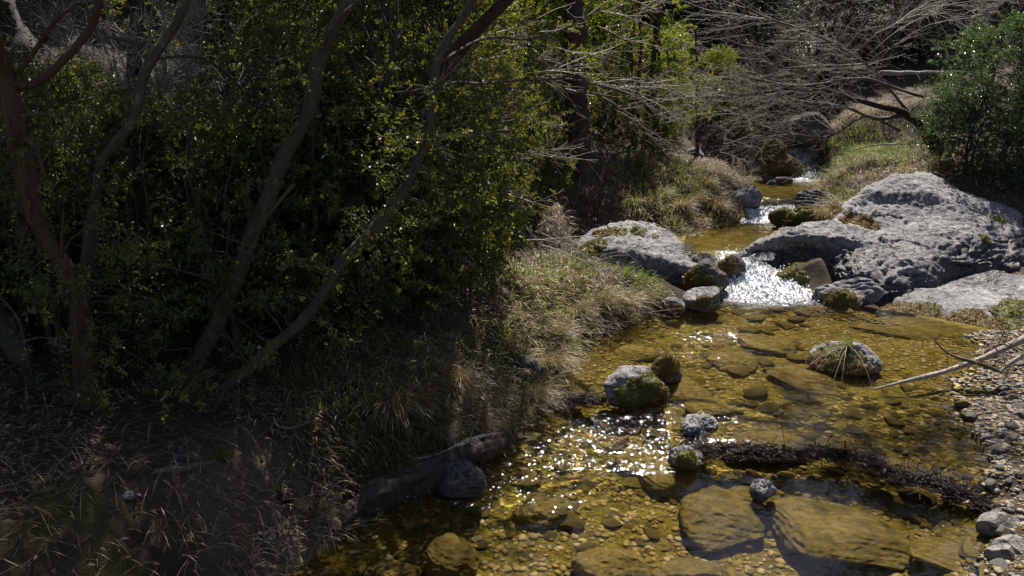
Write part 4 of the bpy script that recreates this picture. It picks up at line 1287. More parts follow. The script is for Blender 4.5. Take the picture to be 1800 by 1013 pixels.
# thin bare twigs in the upper left
def bare_bush(name, label, y0, seeds, seed, mat, L=(0.5, 1.1), r0=0.005, level=2, kids=5, droop=0.01, wig=0.14, cat="bush", base=None):
    """seeds: (u, v, dy, du, dv, ddy) start and heading of main limbs"""
    rg = np.random.default_rng(seed)
    polys, org = [], None
    starts = []
    for (u, v, dy, du, dv, ddy, n) in seeds:
        p0 = PY(u, v, y0 + dy)
        d = norm(PY(u + du, v + dv, y0 + dy + ddy) - p0)
        starts.append(p0)
        for _ in range(n):
            twiggy(p0 + rg.normal(0, 0.12, 3), d + rg.normal(0, 0.22, 3), rg.uniform(*L), r0 * rg.uniform(0.6, 1.2), rg, level, polys, droop, wig, kids)
    org = np.mean(starts, 0) if base is None else np.array(base)
    org[2] = H(org[0], org[1])
    t = thing(name, label, cat, org)
    V, F = tubes([(p - org, r) for p, r in polys], 4, False)
    link("twig", mk_mesh("twig", V, F[:1], [M[mat]], True), t)
    return t, org
bare_bush("bare_bush", "bare pale twigs criss-crossing against the dark rock at the upper left corner", 5.0,
    [(60, 120, 0, 40, -60, 0, 4), (150, 160, 0.2, -50, -70, 0, 5), (110, 60, 0.1, 60, 40, 0, 4), (230, 150, 0.2, -40, -60, 0, 4), (40, 30, 0, 30, -50, 0, 4), (180, 230, 0.2, 40, 60, 0, 4), (100, 200, 0, 30, -60, 0, 4)], 71, 'dry_branch', (0.4, 0.9), 0.004)
bare_bush("bare_bush", "bare tangled twigs between the pale shaggy tree and the slim grey trunk", 6.2,
    [(400, 240, 0, -30, -60, 0, 5), (390, 160, 0.2, 30, -60, 0, 4), (420, 300, 0.1, -60, 20, 0, 4), (370, 330, 0.2, 30, -40, 0, 4), (430, 80, 0.1, 40, -30, 0, 4), (410, 200, -0.8, 20, -60, 0, 4), (350, 120, -1.0, 40, -40, 0, 4)], 73, 'dry_branch', (0.35, 0.8), 0.004)
bare_bush("bare_bush", "bare silvery twigs standing before the shaggy whitish tree", 4.5,
    [(260, 260, 0, 20, -60, 0, 5), (310, 300, 0.2, 30, -60, 0, 5), (350, 240, 0.1, -40, -60, 0, 5), (280, 130, 0.1, 50, -50, 0, 4), (380, 300, 0.2, 30, -60, 0, 4), (220, 180, 0, -30, -60, 0, 4)], 74, 'dry_branch', (0.4, 0.9), 0.0035)
bare_bush("bare_bush", "fine grey twigs above the leaning trunks at the top centre left", 5.2,
    [(520, 60, 0, 60, 10, 0, 4), (580, 80, 0.1, 70, 30, 0, 4), (660, 40, 0.2, 50, -20, 0, 4), (700, 70, 0.3, 60, 30, 0, 4), (620, 110, 0.1, 60, -30, 0, 3)], 79, 'twig_dark', (0.4, 0.9), 0.004)
bare_bush("bare_bush", "bare grey branchlets with a few rusty leaves spreading in front of the pine", 7.2,
    [(900, 60, 0, 60, 10, 0.3, 5), (960, 100, 0.3, 70, -10, 0.3, 5), (1060, 140, 0.5, 60, 20, 0.3, 6), (1080, 40, 0.6, 60, 20, 0.2, 5), (1120, 170, 0.6, 60, 20, 0.2, 6), (860, 100, 0, 50, -20, 0.3, 4)], 83, 'twig', (0.5, 1.0), 0.005)

def scatter_leaves(name, label, y0, pts, spread, n, leaf, mat, seed, cat="leaves", parent=None, kind="stuff", elong=0.5):
    rg = np.random.default_rng(seed)
    B = np.concatenate([PY(u, v, y0 + dy) + rg.normal(0, spread, (n, 3)) for (u, v, dy) in pts])
    m = len(B)
    D = norm(rg.normal(0, 1, (m, 3)) + np.array([0, 0, -0.7]))
    U = norm(rg.normal(0, 1, (m, 3)))
    L = leaf * rg.uniform(0.6, 1.2, m)
    V = leaf_quads(B, D, U, L, L * elong, 0.35, 0.25)
    me = mk_mesh(name, V, [np.arange(m * 4).reshape(-1, 4)], [M[mat]], False, {"tint": ('FACE', rg.random(m))})
    return tag(link(name, me), label, cat, kind=kind)
scatter_leaves("withered_leaves", "rusty withered leaves still hanging on the bare branchlets", 7.6,
    [(990, 25, 0), (1012, 35, 0), (1035, 125, 0.2), (1100, 60, 0.2), (1140, 150, 0.3), (1240, 155, 0.5), (1190, 158, 0.4), (1085, 165, 0.2), (945, 130, 0)], 0.09, 3, 0.045, 'red_leaf', 91)

bare_bush("bare_bush", "bare grey twigs threading the boxwood between the leaning pair and the sweeping trunk", 4.6,
    [(430, 420, 0, 30, -60, 0, 4), (520, 380, 0.2, 50, -50, 0, 5), (580, 330, 0.3, 40, -60, 0, 5), (480, 250, 0.2, 60, -20, 0, 4), (640, 300, 0.3, 60, -40, 0, 5), (400, 620, 0, 50, -40, 0, 3), (540, 640, 0.2, 60, -30, 0, 3)], 84, 'twig', (0.4, 0.9), 0.0035)
bare_bush("bare_bush", "bare grey twigs threading the boxwood right of the smooth bending tree", 4.2,
    [(230, 420, 0, 30, -60, 0, 4), (290, 380, 0.2, -40, -60, 0, 4), (200, 560, 0.1, 40, -60, 0, 3), (330, 480, 0.2, 20, -60, 0, 4), (120, 300, 0.1, 40, -40, 0, 4), (80, 600, 0, -30, -60, 0, 3), (260, 690, 0, 60, -20, 0, 3)], 85, 'twig', (0.35, 0.8), 0.0035)
bare_bush("bare_bush", "bare brown twigs sticking out of the boxwood above the sunny bank", 6.3,
    [(780, 300, 0, 60, -30, 0, 4), (860, 330, 0.2, 60, -10, 0, 4), (700, 420, 0, 60, -30, 0, 4), (820, 200, 0.1, 60, -30, 0, 4), (760, 480, -0.2, 60, 20, 0, 3)], 86, 'twig', (0.4, 0.9), 0.004)

# the bare tree leaning over the stream from the right bank
def leaning_bare_tree():
    y0 = 10.6
    limbs = [[(1660, 300, 0.3, 24), (1632, 240, 0.2, 22), (1590, 200, 0.1, 18), (1540, 185, 0.0, 13), (1470, 165, -0.1, 10), (1400, 155, -0.2, 8), (1320, 165, -0.3, 8), (1230, 172, -0.4, 6), (1150, 160, -0.5, 4)],
             [(1590, 202, 0.1, 16), (1540, 210, 0.0, 12), (1490, 190, -0.1, 9), (1420, 180, -0.2, 7), (1330, 168, -0.3, 5), (1240, 175, -0.4, 3)],
             [(1620, 170, 0.2, 9), (1520, 140, 0.0, 8), (1440, 148, -0.1, 7), (1390, 150, -0.2, 7), (1300, 132, -0.3, 5)],
             [(1600, 200, 0.2, 10), (1530, 120, 0.2, 9), (1470, 80, 0.2, 8), (1400, 48, 0.2, 7), (1340, 28, 0.2, 6), (1270, -10, 0.2, 6)],
             [(1580, 230, 0.0, 8), (1520, 205, -0.2, 7), (1460, 240, -0.4, 6), (1390, 235, -0.6, 5), (1310, 208, -0.8, 3)]]
    paths = [trunk_path(l, y0, 6, 400 + k, 0.008) for k, l in enumerate(limbs)]
    org = paths[0][0][0].copy(); org[2] = H(org[0], org[1])
    p0, r0 = paths[0]
    p0 = np.vstack([np.array([p0[0][0] + 0.1, p0[0][1] + 0.1, org[2] - 0.1])[None], p0]); r0 = np.concatenate([[r0[0] * 1.2], r0])
    t = thing("bare_tree", "bare tree leaning left over the stream with a thicket of arching grey twigs", "tree", org)
    link("trunk", bark_mesh("trunk", [(p0 - org, r0)], 'bark_rough', 10, 5, 0.12), t)
    for p, r in paths[1:]:
        link("branch", bark_mesh("branch", [(p - org, r * 0.75)], 'twig_dark', 8, 6, 0.08), t)
    rg = np.random.default_rng(401)
    polys = []
    for p, r in paths:
        n = len(p)
        for _ in range(24):
            i = int(rg.uniform(0.15, 0.98) * n)
            d = norm(p[min(i + 2, n - 1)] - p[max(i - 2, 0)])
            s = rg.normal(0, 0.55, 3)
            up = np.array([-0.2, -0.1, rg.uniform(-0.15, 0.45)])
            twiggy(p[i], d + s + up, rg.uniform(0.5, 1.25), rg.uniform(0.0022, 0.0048), rg, 2, polys, 0.0, 0.09, 5, np.array([-0.012, 0, 0.012 * rg.normal(0, 1)]))
    V, F = tubes([(p - org, r) for p, r in polys], 4, False)
    link("twig", mk_mesh("twig", V, F[:1], [M['twig_mid']], True), t)
leaning_bare_tree()
bare_bush("bare_bush", "upright bare thicket with pale buds behind the leaning bare tree", 12.6,
    [(1380, 120, 0, 5, -60, 0, 7), (1440, 130, 0.2, 0, -60, 0, 7), (1500, 120, 0.2, 10, -60, 0, 7), (1560, 110, 0.3, 20, -60, 0, 7), (1320, 110, 0.1, -10, -60, 0, 6), (1620, 90, 0.5, 10, -60, 0, 6)], 97, 'twig_dark', (0.8, 1.7), 0.007)
bare_bush("bare_bush", "arching bare shoots at the top right above the leafy boxwood", 11.6,
    [(1560, 60, 0, 60, -50, 0, 6), (1640, 20, 0.2, 50, 20, 0, 6), (1700, 40, 0.2, 30, -40, 0, 6), (1500, 90, 0, 60, -60, 0, 5), (1760, 40, 0.2, 20, -50, 0, 4)], 101, 'twig', (0.7, 1.4), 0.006)
bare_bush("bare_bush", "low dead brush sprawling beside the left bank of the far waterfall", 11.2,
    [(1270, 290, 0, 40, 15, 0, 4), (1250, 270, 0, 50, 40, 0, 3), (1300, 240, 0.2, 40, 10, 0, 3)], 103, 'twig', (0.4, 0.8), 0.004)
t, o = bare_bush("bare_bush", "dead arching twigs hanging from the boxwood onto the grassy bank", 6.4,
    [(940, 420, 0, 40, 25, 0, 4), (960, 430, 0, 60, 40, -0.1, 4), (900, 430, -0.2, 20, 40, -0.2, 3), (860, 440, -0.3, 20, 40, -0.2, 2)], 107, 'twig', (0.5, 0.95), 0.0045, 1, 3)

# ------------------------------------------------------------------ boxwood and other shrubs
for a in [
    ('a', "dark boxwood bush behind the peeling trunk at the far left", 40, 4.5, 0.55),
    ('b', "boxwood bush filling the gap between the smooth bending trunk and the leaning pair", 255, 4.7, 0.42),
    ('a', "low glossy boxwood in deep shade left of the sweeping trunk", 330, 4.9, 0.55),
    ('a', "small boxwood sprouting around the base of the leaning pair", 235, 3.75, 0.30),
    ('a', "boxwood bush between the leaning pair and the old reddish trunk", 540, 5.6, 0.80),
    ('b', "tall boxwood directly behind the sweeping trunk", 600, 6.3, 0.85),
    ('a', "rounded boxwood at the middle of the left bank, lowest of the thicket", 745, 6.2, 0.75),
    ('a', "sunlit boxwood leaning over the grassy bank", 800, 6.9, 0.82),
    ('a', "boxwood with pale flickering leaves above the dead arching twigs", 868, 7.4, 0.60),
    ('b', "tall boxwood behind the reddish leaning tree", 720, 7.6, 0.95),
    ('y', "fresh yellow-green bush left of the pine trunk", 815, 8.9, 0.95),
    ('y', "fresh yellow-green bush just in front of the pine foot", 965, 8.4, 0.32),
    ('z', "tall light green bush directly behind the pine trunk", 1000, 10.4, 0.92),
    ('z', "tall light green bush behind the pair of saplings", 1110, 10.6, 0.85),
    ('y', "low light green bush at the foot of the saplings", 1140, 10.2, 0.36),
    ('y', "light green bush overhanging the stream left of the far waterfall", 1150, 11.8, 0.72),
    ('b', "tall dim bush behind the slim grey trunk", 500, 7.6, 1.0),
    ('y', "yellow-green bush glowing behind the forked trunk top", 560, 8.8, 1.05),
    ('b', "dim boxwood beside the pale shaggy tree", 420, 6.7, 0.48),
    ('z', "slender light green bush above the middle of the left thicket", 760, 9.6, 1.1),
    ('b', "deep shaded boxwood at the left foot of the rock face", 140, 4.9, 0.45),
]:
    kind, label, u, y, sc = a
    shrub(kind, label, u, y, scale=sc)
for a in [
    ('n', "small boxwood in front of the rock face behind the thick leaning trunk", 55, 4.3, 0.8),
    ('n', "small boxwood between the peeling trunk and the leaning pair", 215, 4.25, 0.75),
    ('n', "leafy boxwood tuft hiding the foot of the dark furrowed trunk", 285, 4.6, 1.0),
    ('n', "boxwood tuft just behind the foot of the leaning pair", 395, 4.55, 0.9),
    ('n', "boxwood tuft under the arch of the sweeping trunk", 500, 4.5, 1.0),
    ('n', "boxwood tuft right of the sweeping trunk over the shaded litter", 600, 4.75, 1.15),
    ('n', "boxwood tuft hanging low over the shaded grass", 690, 5.1, 1.2),
    ('n', "boxwood tuft at the edge between shade and sunny grass", 775, 5.5, 1.1),
    ('n', "boxwood tuft at the far left edge by the rock face", 5, 4.0, 0.9),
    ('b', "boxwood rising behind the slender smooth tree", 180, 5.2, 0.46),
    ('b', "boxwood between the pale shaggy tree and the reddish leaning tree", 485, 6.4, 0.68),
    ('a', "boxwood low in the shade behind the reddish leaning tree", 660, 6.8, 0.7),
    ('b', "boxwood growing up to the frame top left of the pine", 805, 8.2, 0.95),
    ('z', "airy light green bush left of the pine behind the boxwoods", 915, 10.2, 0.95),
    ('y', "light green bush on the far side of the saplings", 1060, 12.0, 0.95),
    ('y', "pale green bush on the slope above the stream behind the short sapling", 1240, 12.8, 0.6),
    ('s', "thin-leaved young boxwood shading the peeling trunk", 95, 3.75, 0.6),
    ('s', "loose airy boxwood between the peeling trunk and the smooth tree", 200, 3.9, 0.55),
    ('s', "loose airy boxwood just right of the smooth bending tree", 285, 4.1, 0.55),
    ('s', "loose airy boxwood climbing through the leaning pair", 400, 3.95, 0.58),
    ('s', "loose airy boxwood whose twigs cross the sweeping trunk", 520, 4.3, 0.72),
    ('s', "loose airy boxwood above the bend of the sweeping trunk", 640, 4.8, 1.0),
    ('s', "loose airy boxwood hanging out over the sunny grass", 740, 5.7, 1.0),
    ('s', "loose airy boxwood at the left frame edge by the thick trunk", 15, 3.9, 0.6),
    ('s', "loose twiggy boxwood at the edge of the pine", 838, 8.0, 0.9),
]:
    kind, label, u, y, sc = a
    shrub(kind, label, u, y, scale=sc)
shrub('r', "glossy boxwood bush on the right bank above the huge boulder", 1715, 10.0, scale=0.98)
shrub('r', "second glossy boxwood at the right frame edge beside the first", 1812, 9.7, scale=0.8)
shrub('r', "shorter glossy boxwood in front of the right boxwood bush", 1668, 9.8, scale=0.6)
shrub('r', "low boxwood spilling over the back of the huge boulder", 1760, 9.3, scale=0.42)
for a in [
    ('d', "dark evergreen bush overhanging the far waterfall from behind", 1290, 14.3, 0.80),
    ('d', "dark evergreen left of the far waterfall on the slope", 1180, 15.0, 0.8),
    ('d', "dark evergreen mass at the top centre of the far slope", 1060, 16.0, 1.1),
    ('d', "dark evergreen behind the upright bare thicket", 1400, 16.4, 0.95),
    ('d', "dark evergreen on the far slope right of the bare thicket", 1530, 17.5, 1.0),
    ('d', "dark evergreen high on the far slope at the top right", 1660, 19.0, 1.0),
    ('d', "dark evergreen behind the yellow-green bushes left of the pine", 900, 14.0, 1.1),
    ('d', "dark evergreen on the far slope behind the left thicket", 740, 13.0, 1.1),
    ('d', "dark evergreen beyond the forked trunk top", 600, 12.0, 1.1),
    ('d', "dark evergreen beyond the slim grey trunk", 480, 11.5, 1.0),
]:
    kind, label, u, y, sc = a
    shrub(kind, label, u, y, scale=sc, name="evergreen_bush", cat="bush")

# ------------------------------------------------------------------ crowns overhead, out of view, shaped to lay shade on the left bank
def canopy(tree_key, clumps, seed, leaf=0.05, per=24, mat='leaf_box'):
    t, org, p, r = T[tree_key]
    cr = crown_from_clumps("crown", clumps, seed, M[mat], t, leaf, 0.24, 7, per, origin=org)
    polys = []
    rg = np.random.default_rng(seed)
    top = p[-1]
    for (c, rad) in clumps[::2]:
        polys.append((bez(top - org, c - org, np.array([0, 0, 0.15]), 8, rg, 0.03), np.linspace(max(0.006, r[-1] * 0.5), 0.004, 8)))
    V, F = tubes(polys, 5, False)
    link("branch", mk_mesh("branch", V, F[:1], [M['bark_smooth']], True), t)

sd = np.array(sun_dir)
rgc = np.random.default_rng(77)
clA = {'twin': [], 'sweep': [], 'red': [], 'smooth': [], 'peel': []}
tops = {k: T[k][2][-1] for k in clA}
cnt = 0
while cnt < 105:
    z = rgc.uniform(2.85, 4.6)
    y = rgc.uniform(3.6, 9.6)
    sh = (z - 3.0) / sd[2]
    yb = y - sh * sd[1]
    lim = np.interp(yb, [4.0, 4.83, 5.73, 6.65, 7.16, 8.4], [-0.1, 0.10, 0.62, 0.78, 0.42, 0.38]) + sh * sd[0] + rgc.normal(-0.12, 0.2)
    x = lim - rgc.random() ** 1.2 * 3.3
    c = np.array([x, y, z])
    U, W, D = proj(c)
    if W > -70 or yb > 7.3 or yb < 3.9 or vnoise(c / 0.55 + 9, 3) < 0.30:
        continue
    k = min(tops, key=lambda q: np.linalg.norm(tops[q] - c))
    clA[k].append((c, rgc.uniform(0.22, 0.36)))
    cnt += 1
for k, cl in clA.items():
    if cl:
        canopy(k, cl, 500 + len(k))

# leafy shoots on the near trees, crossing in front of their trunks
def near_leaves(key, spots, seed):
    t, org, p, r = T[key]
    rg = np.random.default_rng(seed)
    cl, polys = [], []
    for (u, v, y, n) in spots:
        for _ in range(n):
            c = PY(u + rg.normal(0, 38), v + rg.normal(0, 38), y + rg.normal(0, 0.12))
            cl.append((c, rg.uniform(0.05, 0.11)))
            k = int(np.argmin(np.linalg.norm(p - c, axis=1)))
            polys.append((bez(p[k] - org, c - org, np.array([0, 0, 0.05]), 7, rg, 0.008), np.linspace(0.004, 0.0015, 7)))
    crown_from_clumps("crown", cl, seed, M['leaf_box'], t, 0.021, 0.11, 6, 6, origin=org)
    V, F = tubes(polys, 4, False)
    link("twig", mk_mesh("twig", V, F[:1], [M['twig_dark']], True), t)
near_leaves('peel', [(40, 330, 3.25, 4), (110, 520, 3.2, 5), (70, 480, 3.2, 4), (150, 430, 3.3, 4), (30, 620, 3.2, 4), (180, 650, 3.2, 4), (220, 700, 3.3, 4), (90, 240, 3.3, 4)], 901)
near_leaves('smooth', [(180, 350, 3.5, 4), (250, 470, 3.4, 4), (230, 600, 3.4, 5), (310, 560, 3.5, 5)], 902)
near_leaves('twin', [(330, 660, 3.45, 5), (390, 470, 3.6, 5), (440, 360, 3.7, 5), (500, 220, 3.8, 5), (410, 600, 3.5, 5), (350, 420, 3.7, 5), (540, 100, 3.9, 4), (300, 690, 3.35, 4)], 903)
near_leaves('sweep', [(560, 470, 3.7, 6), (640, 380, 3.75, 6), (700, 300, 3.8, 6), (740, 200, 3.9, 5), (600, 560, 3.8, 5), (480, 540, 3.7, 5), (680, 440, 3.9, 6), (660, 220, 3.9, 5), (770, 330, 4.0, 5)], 904)

# pine crown, high above the frame
def pine_crown():
    t, org, p, r = T['pine']
    rg = np.random.default_rng(9)
    B, D = [], []
    for kk in range(22):
        a = rg.uniform(0, 6.28)
        z = rg.uniform(5.3, 7.2) if kk < 0 else rg.uniform(7.2, 11.0)
        rad = 0.75 if kk < 0 else (11.6 - z) * 0.42 * math.sqrt(rg.random())
        c = np.array([p[-1][0] - 0.5 + rad * math.cos(a), p[-1][1] + rad * math.sin(a), z])
        k = 90
        B.append(c + rg.normal(0, 0.22, (k, 3)) * np.array([1, 1, 0.5]))
        D.append(rg.normal(0, 1, (k, 3)) + np.array([0, 0, 0.5]))
    arm = bez(np.array([0.75, 9.0, 5.6]), np.array([3.5, 8.2, 6.2]), np.array([0, 0, 0.2]), 9, rg, 0.03) - org  # unseen arm added to cast the shade patch on the right-hand water
    link("branch", bark_mesh("branch", [(arm, np.linspace(0.05, 0.015, 9))], 'bark_pine', 8, 5, 0.15), t)
    for _ in range(11):
        c = np.array([rg.uniform(2.8, 3.8), rg.uniform(7.7, 8.7), rg.uniform(5.9, 6.4)])
        B.append(c + rg.normal(0, 0.14, (70, 3)))
        D.append(rg.normal(0, 1, (70, 3)) + np.array([0, 0, 0.5]))
    B, D = np.concatenate(B), norm(np.concatenate(D))
    m = len(B)
    V = leaf_quads(B, D, norm(rg.normal(0, 1, (m, 3))), rg.uniform(0.10, 0.18, m), np.full(m, 0.035), 0.1, 0.05) - org
    link("crown", mk_mesh("crown", V, [np.arange(m * 4).reshape(-1, 4)], [M['leaf_dark']], False, {"tint": ('FACE', rg.random(m))}), t)
pine_crown()

# tall trees added with crowns above the frame, to darken the water's reflections
def tall_tree(label, x, y, h, rad, seed, mat='leaf_dark', z_low=0.35):
    rg = np.random.default_rng(seed)
    g = H(x, y)
    org = np.array([x, y, g])
    t = thing("tree", label, "tree", org)
    p = np.stack([rg.normal(0, 0.05, 9).cumsum() * 0.5, rg.normal(0, 0.05, 9).cumsum() * 0.5, np.linspace(-0.2, h * 0.9, 9)], -1)
    link("trunk", bark_mesh("trunk", [(catmull(p, 5), np.linspace(0.03 * h * 0.55, 0.03, 41))], 'bark_rough', 10, seed, 0.12), t)
    cl = []
    for _ in range(46):
        a = rg.uniform(0, 6.28); zz = rg.uniform(z_low, 1.0)
        rr = rad * math.sin(math.pi * min(0.97, 0.15 + 0.85 * (zz - z_low) / (1 - z_low))) ** 0.6 * math.sqrt(rg.random())
        cl.append((np.array([rr * math.cos(a), rr * math.sin(a), zz * h]), rad * rg.uniform(0.18, 0.30)))
    crown_from_clumps("crown", cl, seed + 1, M[mat], t, 0.10, 0.40, 6, 22, origin=np.zeros(3))
    polys = []
    for (c, r_) in cl[::2]:
        k = int(np.clip(c[2] / h * 8 - 1, 1, 8))
        polys.append((bez(p[k], c, np.array([0, 0, 0.1]), 6, rg, 0.03), np.linspace(0.03, 0.008, 6)))
    V, F = tubes(polys, 5, False)
    link("branch", mk_mesh("branch", V, F[:1], [M['bark_rough']], True), t)
TALL = [("added tall tree on the far slope above the dark evergreens at top left", -5.5, 15.0, 8.5, 2.6),
        ("added tall tree on the far slope between the slim trunk and the pine", -1.6, 21.5, 8.5, 2.6),
        ("added tall tree on the far slope behind the saplings", 2.8, 20.0, 8.0, 2.6),
        ("added tall tree on the far slope straight above the far waterfall", 7.0, 21.5, 7.5, 2.6),
        ("added tall tree on the far slope behind the right boxwood", 11.0, 20.5, 8.0, 2.6),
        ("added tall tree on the far slope at the upper right corner", 14.0, 17.0, 8.0, 2.6),
        ("added tall tree on the far slope beyond the right frame edge", 16.5, 13.0, 8.0, 2.6),
        ("added tall tree on the far slope in the gap above the bare thicket", 5.2, 24.0, 9.0, 2.8),
        ("added tall tree on the far slope above the right boxwood's top", 12.5, 23.0, 9.0, 2.8)]
for k, (lb, x, y, h, rd) in enumerate(TALL):
    tall_tree(lb, x, y, h, rd, 600 + k * 5)

# ------------------------------------------------------------------ grass
def blades(base, az, L, W, lean, bend, rg, rows=4):
    """arching grass blades; lean = start tilt from vertical (rad), bend = added tilt towards the tip"""
    n = len(base)
    t = np.linspace(0, 1, rows + 1)
    pos = [base]
    out = np.stack([np.cos(az), np.sin(az), np.zeros(n)], -1)
    for k in range(rows):
        a = lean + bend * (t[k] + 0.5 / rows) ** 1.3
        d = out * np.sin(a)[:, None] + np.array([0, 0, 1.0]) * np.cos(a)[:, None]
        pos.append(pos[-1] + d * (L / rows)[:, None])
    pos = np.stack(pos, 1)
    side = np.stack([-np.sin(az), np.cos(az), np.zeros(n)], -1)
    side = norm(side + rg.normal(0, 0.3, (n, 3)))
    w = W[:, None] * np.array([0.8, 1.0, 0.85, 0.55, 0.1])[None, :rows + 1] * 0.5
    A = pos + side[:, None, :] * w[..., None]
    B = pos - side[:, None, :] * w[..., None]
    V = np.stack([A, B], 2).reshape(-1, 3)
    b = (np.arange(n) * (rows + 1) * 2)[:, None]
    r = (np.arange(rows) * 2)[None, :]
    F = np.stack([b + r, b + r + 1, b + r + 3, b + r + 2], -1).reshape(-1, 4)
    return V, F

def slope_at(x, y, e=0.06):
    return -(terrain(x + e, y) - terrain(x - e, y)) / (2 * e), -(terrain(x, y + e) - terrain(x, y - e)) / (2 * e)

def grass_patch(name, label, regions, seed, mat, L=(0.08, 0.22), W=0.004, clump=9, spread=0.035, bend=(0.5, 1.9), lean=0.25, dens_noise=0.35):
    """regions: (u, v, sx, sy, tufts) scatter tufts around the ground point under photo pixel (u, v)"""
    rg = np.random.default_rng(seed)
    X, Y = [], []
    for (u, v, sx, sy, n) in regions:
        c = hit(u, v)
        x = c[0] + rg.normal(0, sx, n); y = c[1] + rg.normal(0, sy, n)
        ok = (terrain(x, y) > wz(x, y) + 0.01) & (n2(x, y, 0.3, 2, seed) > -dens_noise)
        X.append(x[ok]); Y.append(y[ok])
    X, Y = np.concatenate(X), np.concatenate(Y)
    sx_, sy_ = slope_at(X, Y)
    X, Y = np.repeat(X, clump), np.repeat(Y, clump)
    sx_, sy_ = np.repeat(sx_, clump), np.repeat(sy_, clump)
    n = len(X)
    X = X + rg.normal(0, spread, n); Y = Y + rg.normal(0, spread, n)
    base = np.stack([X, Y, terrain(X, Y) - 0.01], -1)
    az = np.arctan2(sy_ + rg.normal(0, 0.5, n), sx_ + rg.normal(0, 0.5, n))
    V, F = blades(base, az, rg.uniform(*L, n), W * rg.uniform(0.6, 1.3, n), np.abs(rg.normal(lean, 0.3, n)), rg.uniform(*bend, n), rg)
    tint = np.repeat(np.clip(rg.normal(0.5, 0.3, n), 0, 1), 4)
    o = link(name, mk_mesh(name, V, [F], [M[mat]], False, {"tint": ('FACE', tint)}))
    return tag(o, label, "grass", kind="stuff")

grass_patch("dry_grass", "matted straw coloured grass on the sunny banks",
    [(1000, 540, 0.28, 0.45, 420), (1060, 545, 0.22, 0.22, 260), (930, 570, 0.3, 0.3, 300), (970, 620, 0.2, 0.25, 200), (1150, 530, 0.1, 0.08, 50), (900, 520, 0.3, 0.4, 200),
     (1180, 345, 0.35, 0.5, 420), (1230, 355, 0.25, 0.4, 300), (1150, 310, 0.5, 0.6, 260), (1240, 310, 0.25, 0.5, 200), (1060, 380, 0.5, 0.5, 260),
     (1480, 310, 0.35, 0.5, 380), (1540, 290, 0.6, 0.5, 420), (1600, 290, 0.5, 0.4, 200), (1480, 360, 0.2, 0.35, 240), (1450, 385, 0.2, 0.2, 90), (1560, 250, 0.6, 0.8, 260), (1500, 265, 0.4, 0.6, 220)],
    3, 'grass_dry', (0.05, 0.16), 0.0062, 5, 0.05, (0.8, 2.2), 0.5)
grass_patch("green_grass", "fresh green grass blades among the straw on the banks",
    [(1020, 520, 0.3, 0.4, 150), (960, 580, 0.25, 0.3, 110), (1120, 505, 0.12, 0.06, 50), (1180, 500, 0.08, 0.06, 30), (900, 660, 0.2, 0.3, 50), (930, 700, 0.12, 0.2, 50), (860, 720, 0.2, 0.25, 40),
     (1200, 340, 0.3, 0.5, 120), (1165, 330, 0.3, 0.5, 110), (1470, 290, 0.3, 0.4, 170), (1500, 275, 0.3, 0.5, 170), (1560, 270, 0.6, 0.5, 160), (1640, 290, 0.4, 0.4, 90), (1460, 345, 0.15, 0.3, 80),
     (700, 790, 0.12, 0.12, 60), (760, 760, 0.2, 0.2, 60), (620, 830, 0.15, 0.1, 40), (560, 700, 0.3, 0.3, 50), (880, 610, 0.25, 0.25, 40)],
    4, 'grass_green', (0.08, 0.20), 0.006, 6, 0.035, (0.5, 1.9), 0.35)
grass_patch("shaded_grass", "dim tangled grass hanging down the shaded left bank",
    [(780, 700, 0.3, 0.3, 170), (700, 740, 0.3, 0.3, 130), (850, 660, 0.25, 0.3, 170), (620, 790, 0.25, 0.2, 90), (880, 740, 0.12, 0.15, 90), (560, 840, 0.15, 0.1, 20), (560, 960, 0.2, 0.08, 45), (330, 950, 0.3, 0.1, 40), (120, 930, 0.35, 0.15, 26), (250, 880, 0.3, 0.15, 14), (450, 1000, 0.3, 0.08, 30), (60, 990, 0.3, 0.12, 30), (650, 650, 0.3, 0.3, 50)],
    6, 'grass_dry', (0.07, 0.19), 0.004, 6, 0.05, (1.0, 2.3), 0.7, 0.3)

def tussock_mesh(seed, n=360, L=0.34, mat='grass_dry', green=0.15, droop=(0, 0)):
    rg = np.random.default_rng(seed)
    base = np.stack([rg.normal(0, 0.04, n), rg.normal(0, 0.04, n), rg.uniform(-0.03, 0.02, n)], -1)
    az = np.arctan2(base[:, 1] * 8 + rg.normal(0, 0.4, n) + droop[1], base[:, 0] * 8 + rg.normal(0, 0.4, n) + droop[0])
    V, F = blades(base, az, L * rg.uniform(0.45, 1.15, n), 0.0045 * rg.uniform(0.6, 1.2, n), np.abs(rg.normal(0.35, 0.25, n)), rg.uniform(0.9, 2.3, n), rg)
    gm = np.repeat((rg.random(n) < green).astype(int), 4)
    tint = np.repeat(np.clip(rg.normal(0.5, 0.3, n), 0, 1), 4)
    return mk_mesh("grass_tussock", V, [F], [M[mat], M['grass_green']], False, {"tint": ('FACE', tint)}, gm)
TUS = [tussock_mesh(700, droop=(0.6, 0)), tussock_mesh(701, 320, 0.30, droop=(0.5, -0.4)), tussock_mesh(702, 300, 0.28, green=0.5), tussock_mesh(703, 380, 0.40, droop=(0.6, -0.6), green=0.05)]
def tussock(k, u, v, label, group=None, s=1.0, rz=0.0):
    p = hit(u, v)
    o = link("grass_tussock", TUS[k], None, p)
    o.scale = (s, s, s); o.rotation_euler = (0, 0, rz)
    return tag(o, label, "grass tussock", group)
for (u, v, k, s) in [(1162, 352, 0, 1.0), (1196, 372, 3, 1.05), (1222, 356, 1, 1.0), (1240, 330, 0, 0.9), (1258, 372, 3, 0.9), (1180, 395, 1, 0.9)]:
    tussock(k, u, v, "straw tussock drooping over the left bank of the narrow upper stream", "tussocks hanging over the upper stream", s * 0.68, random.uniform(-0.4, 0.4))
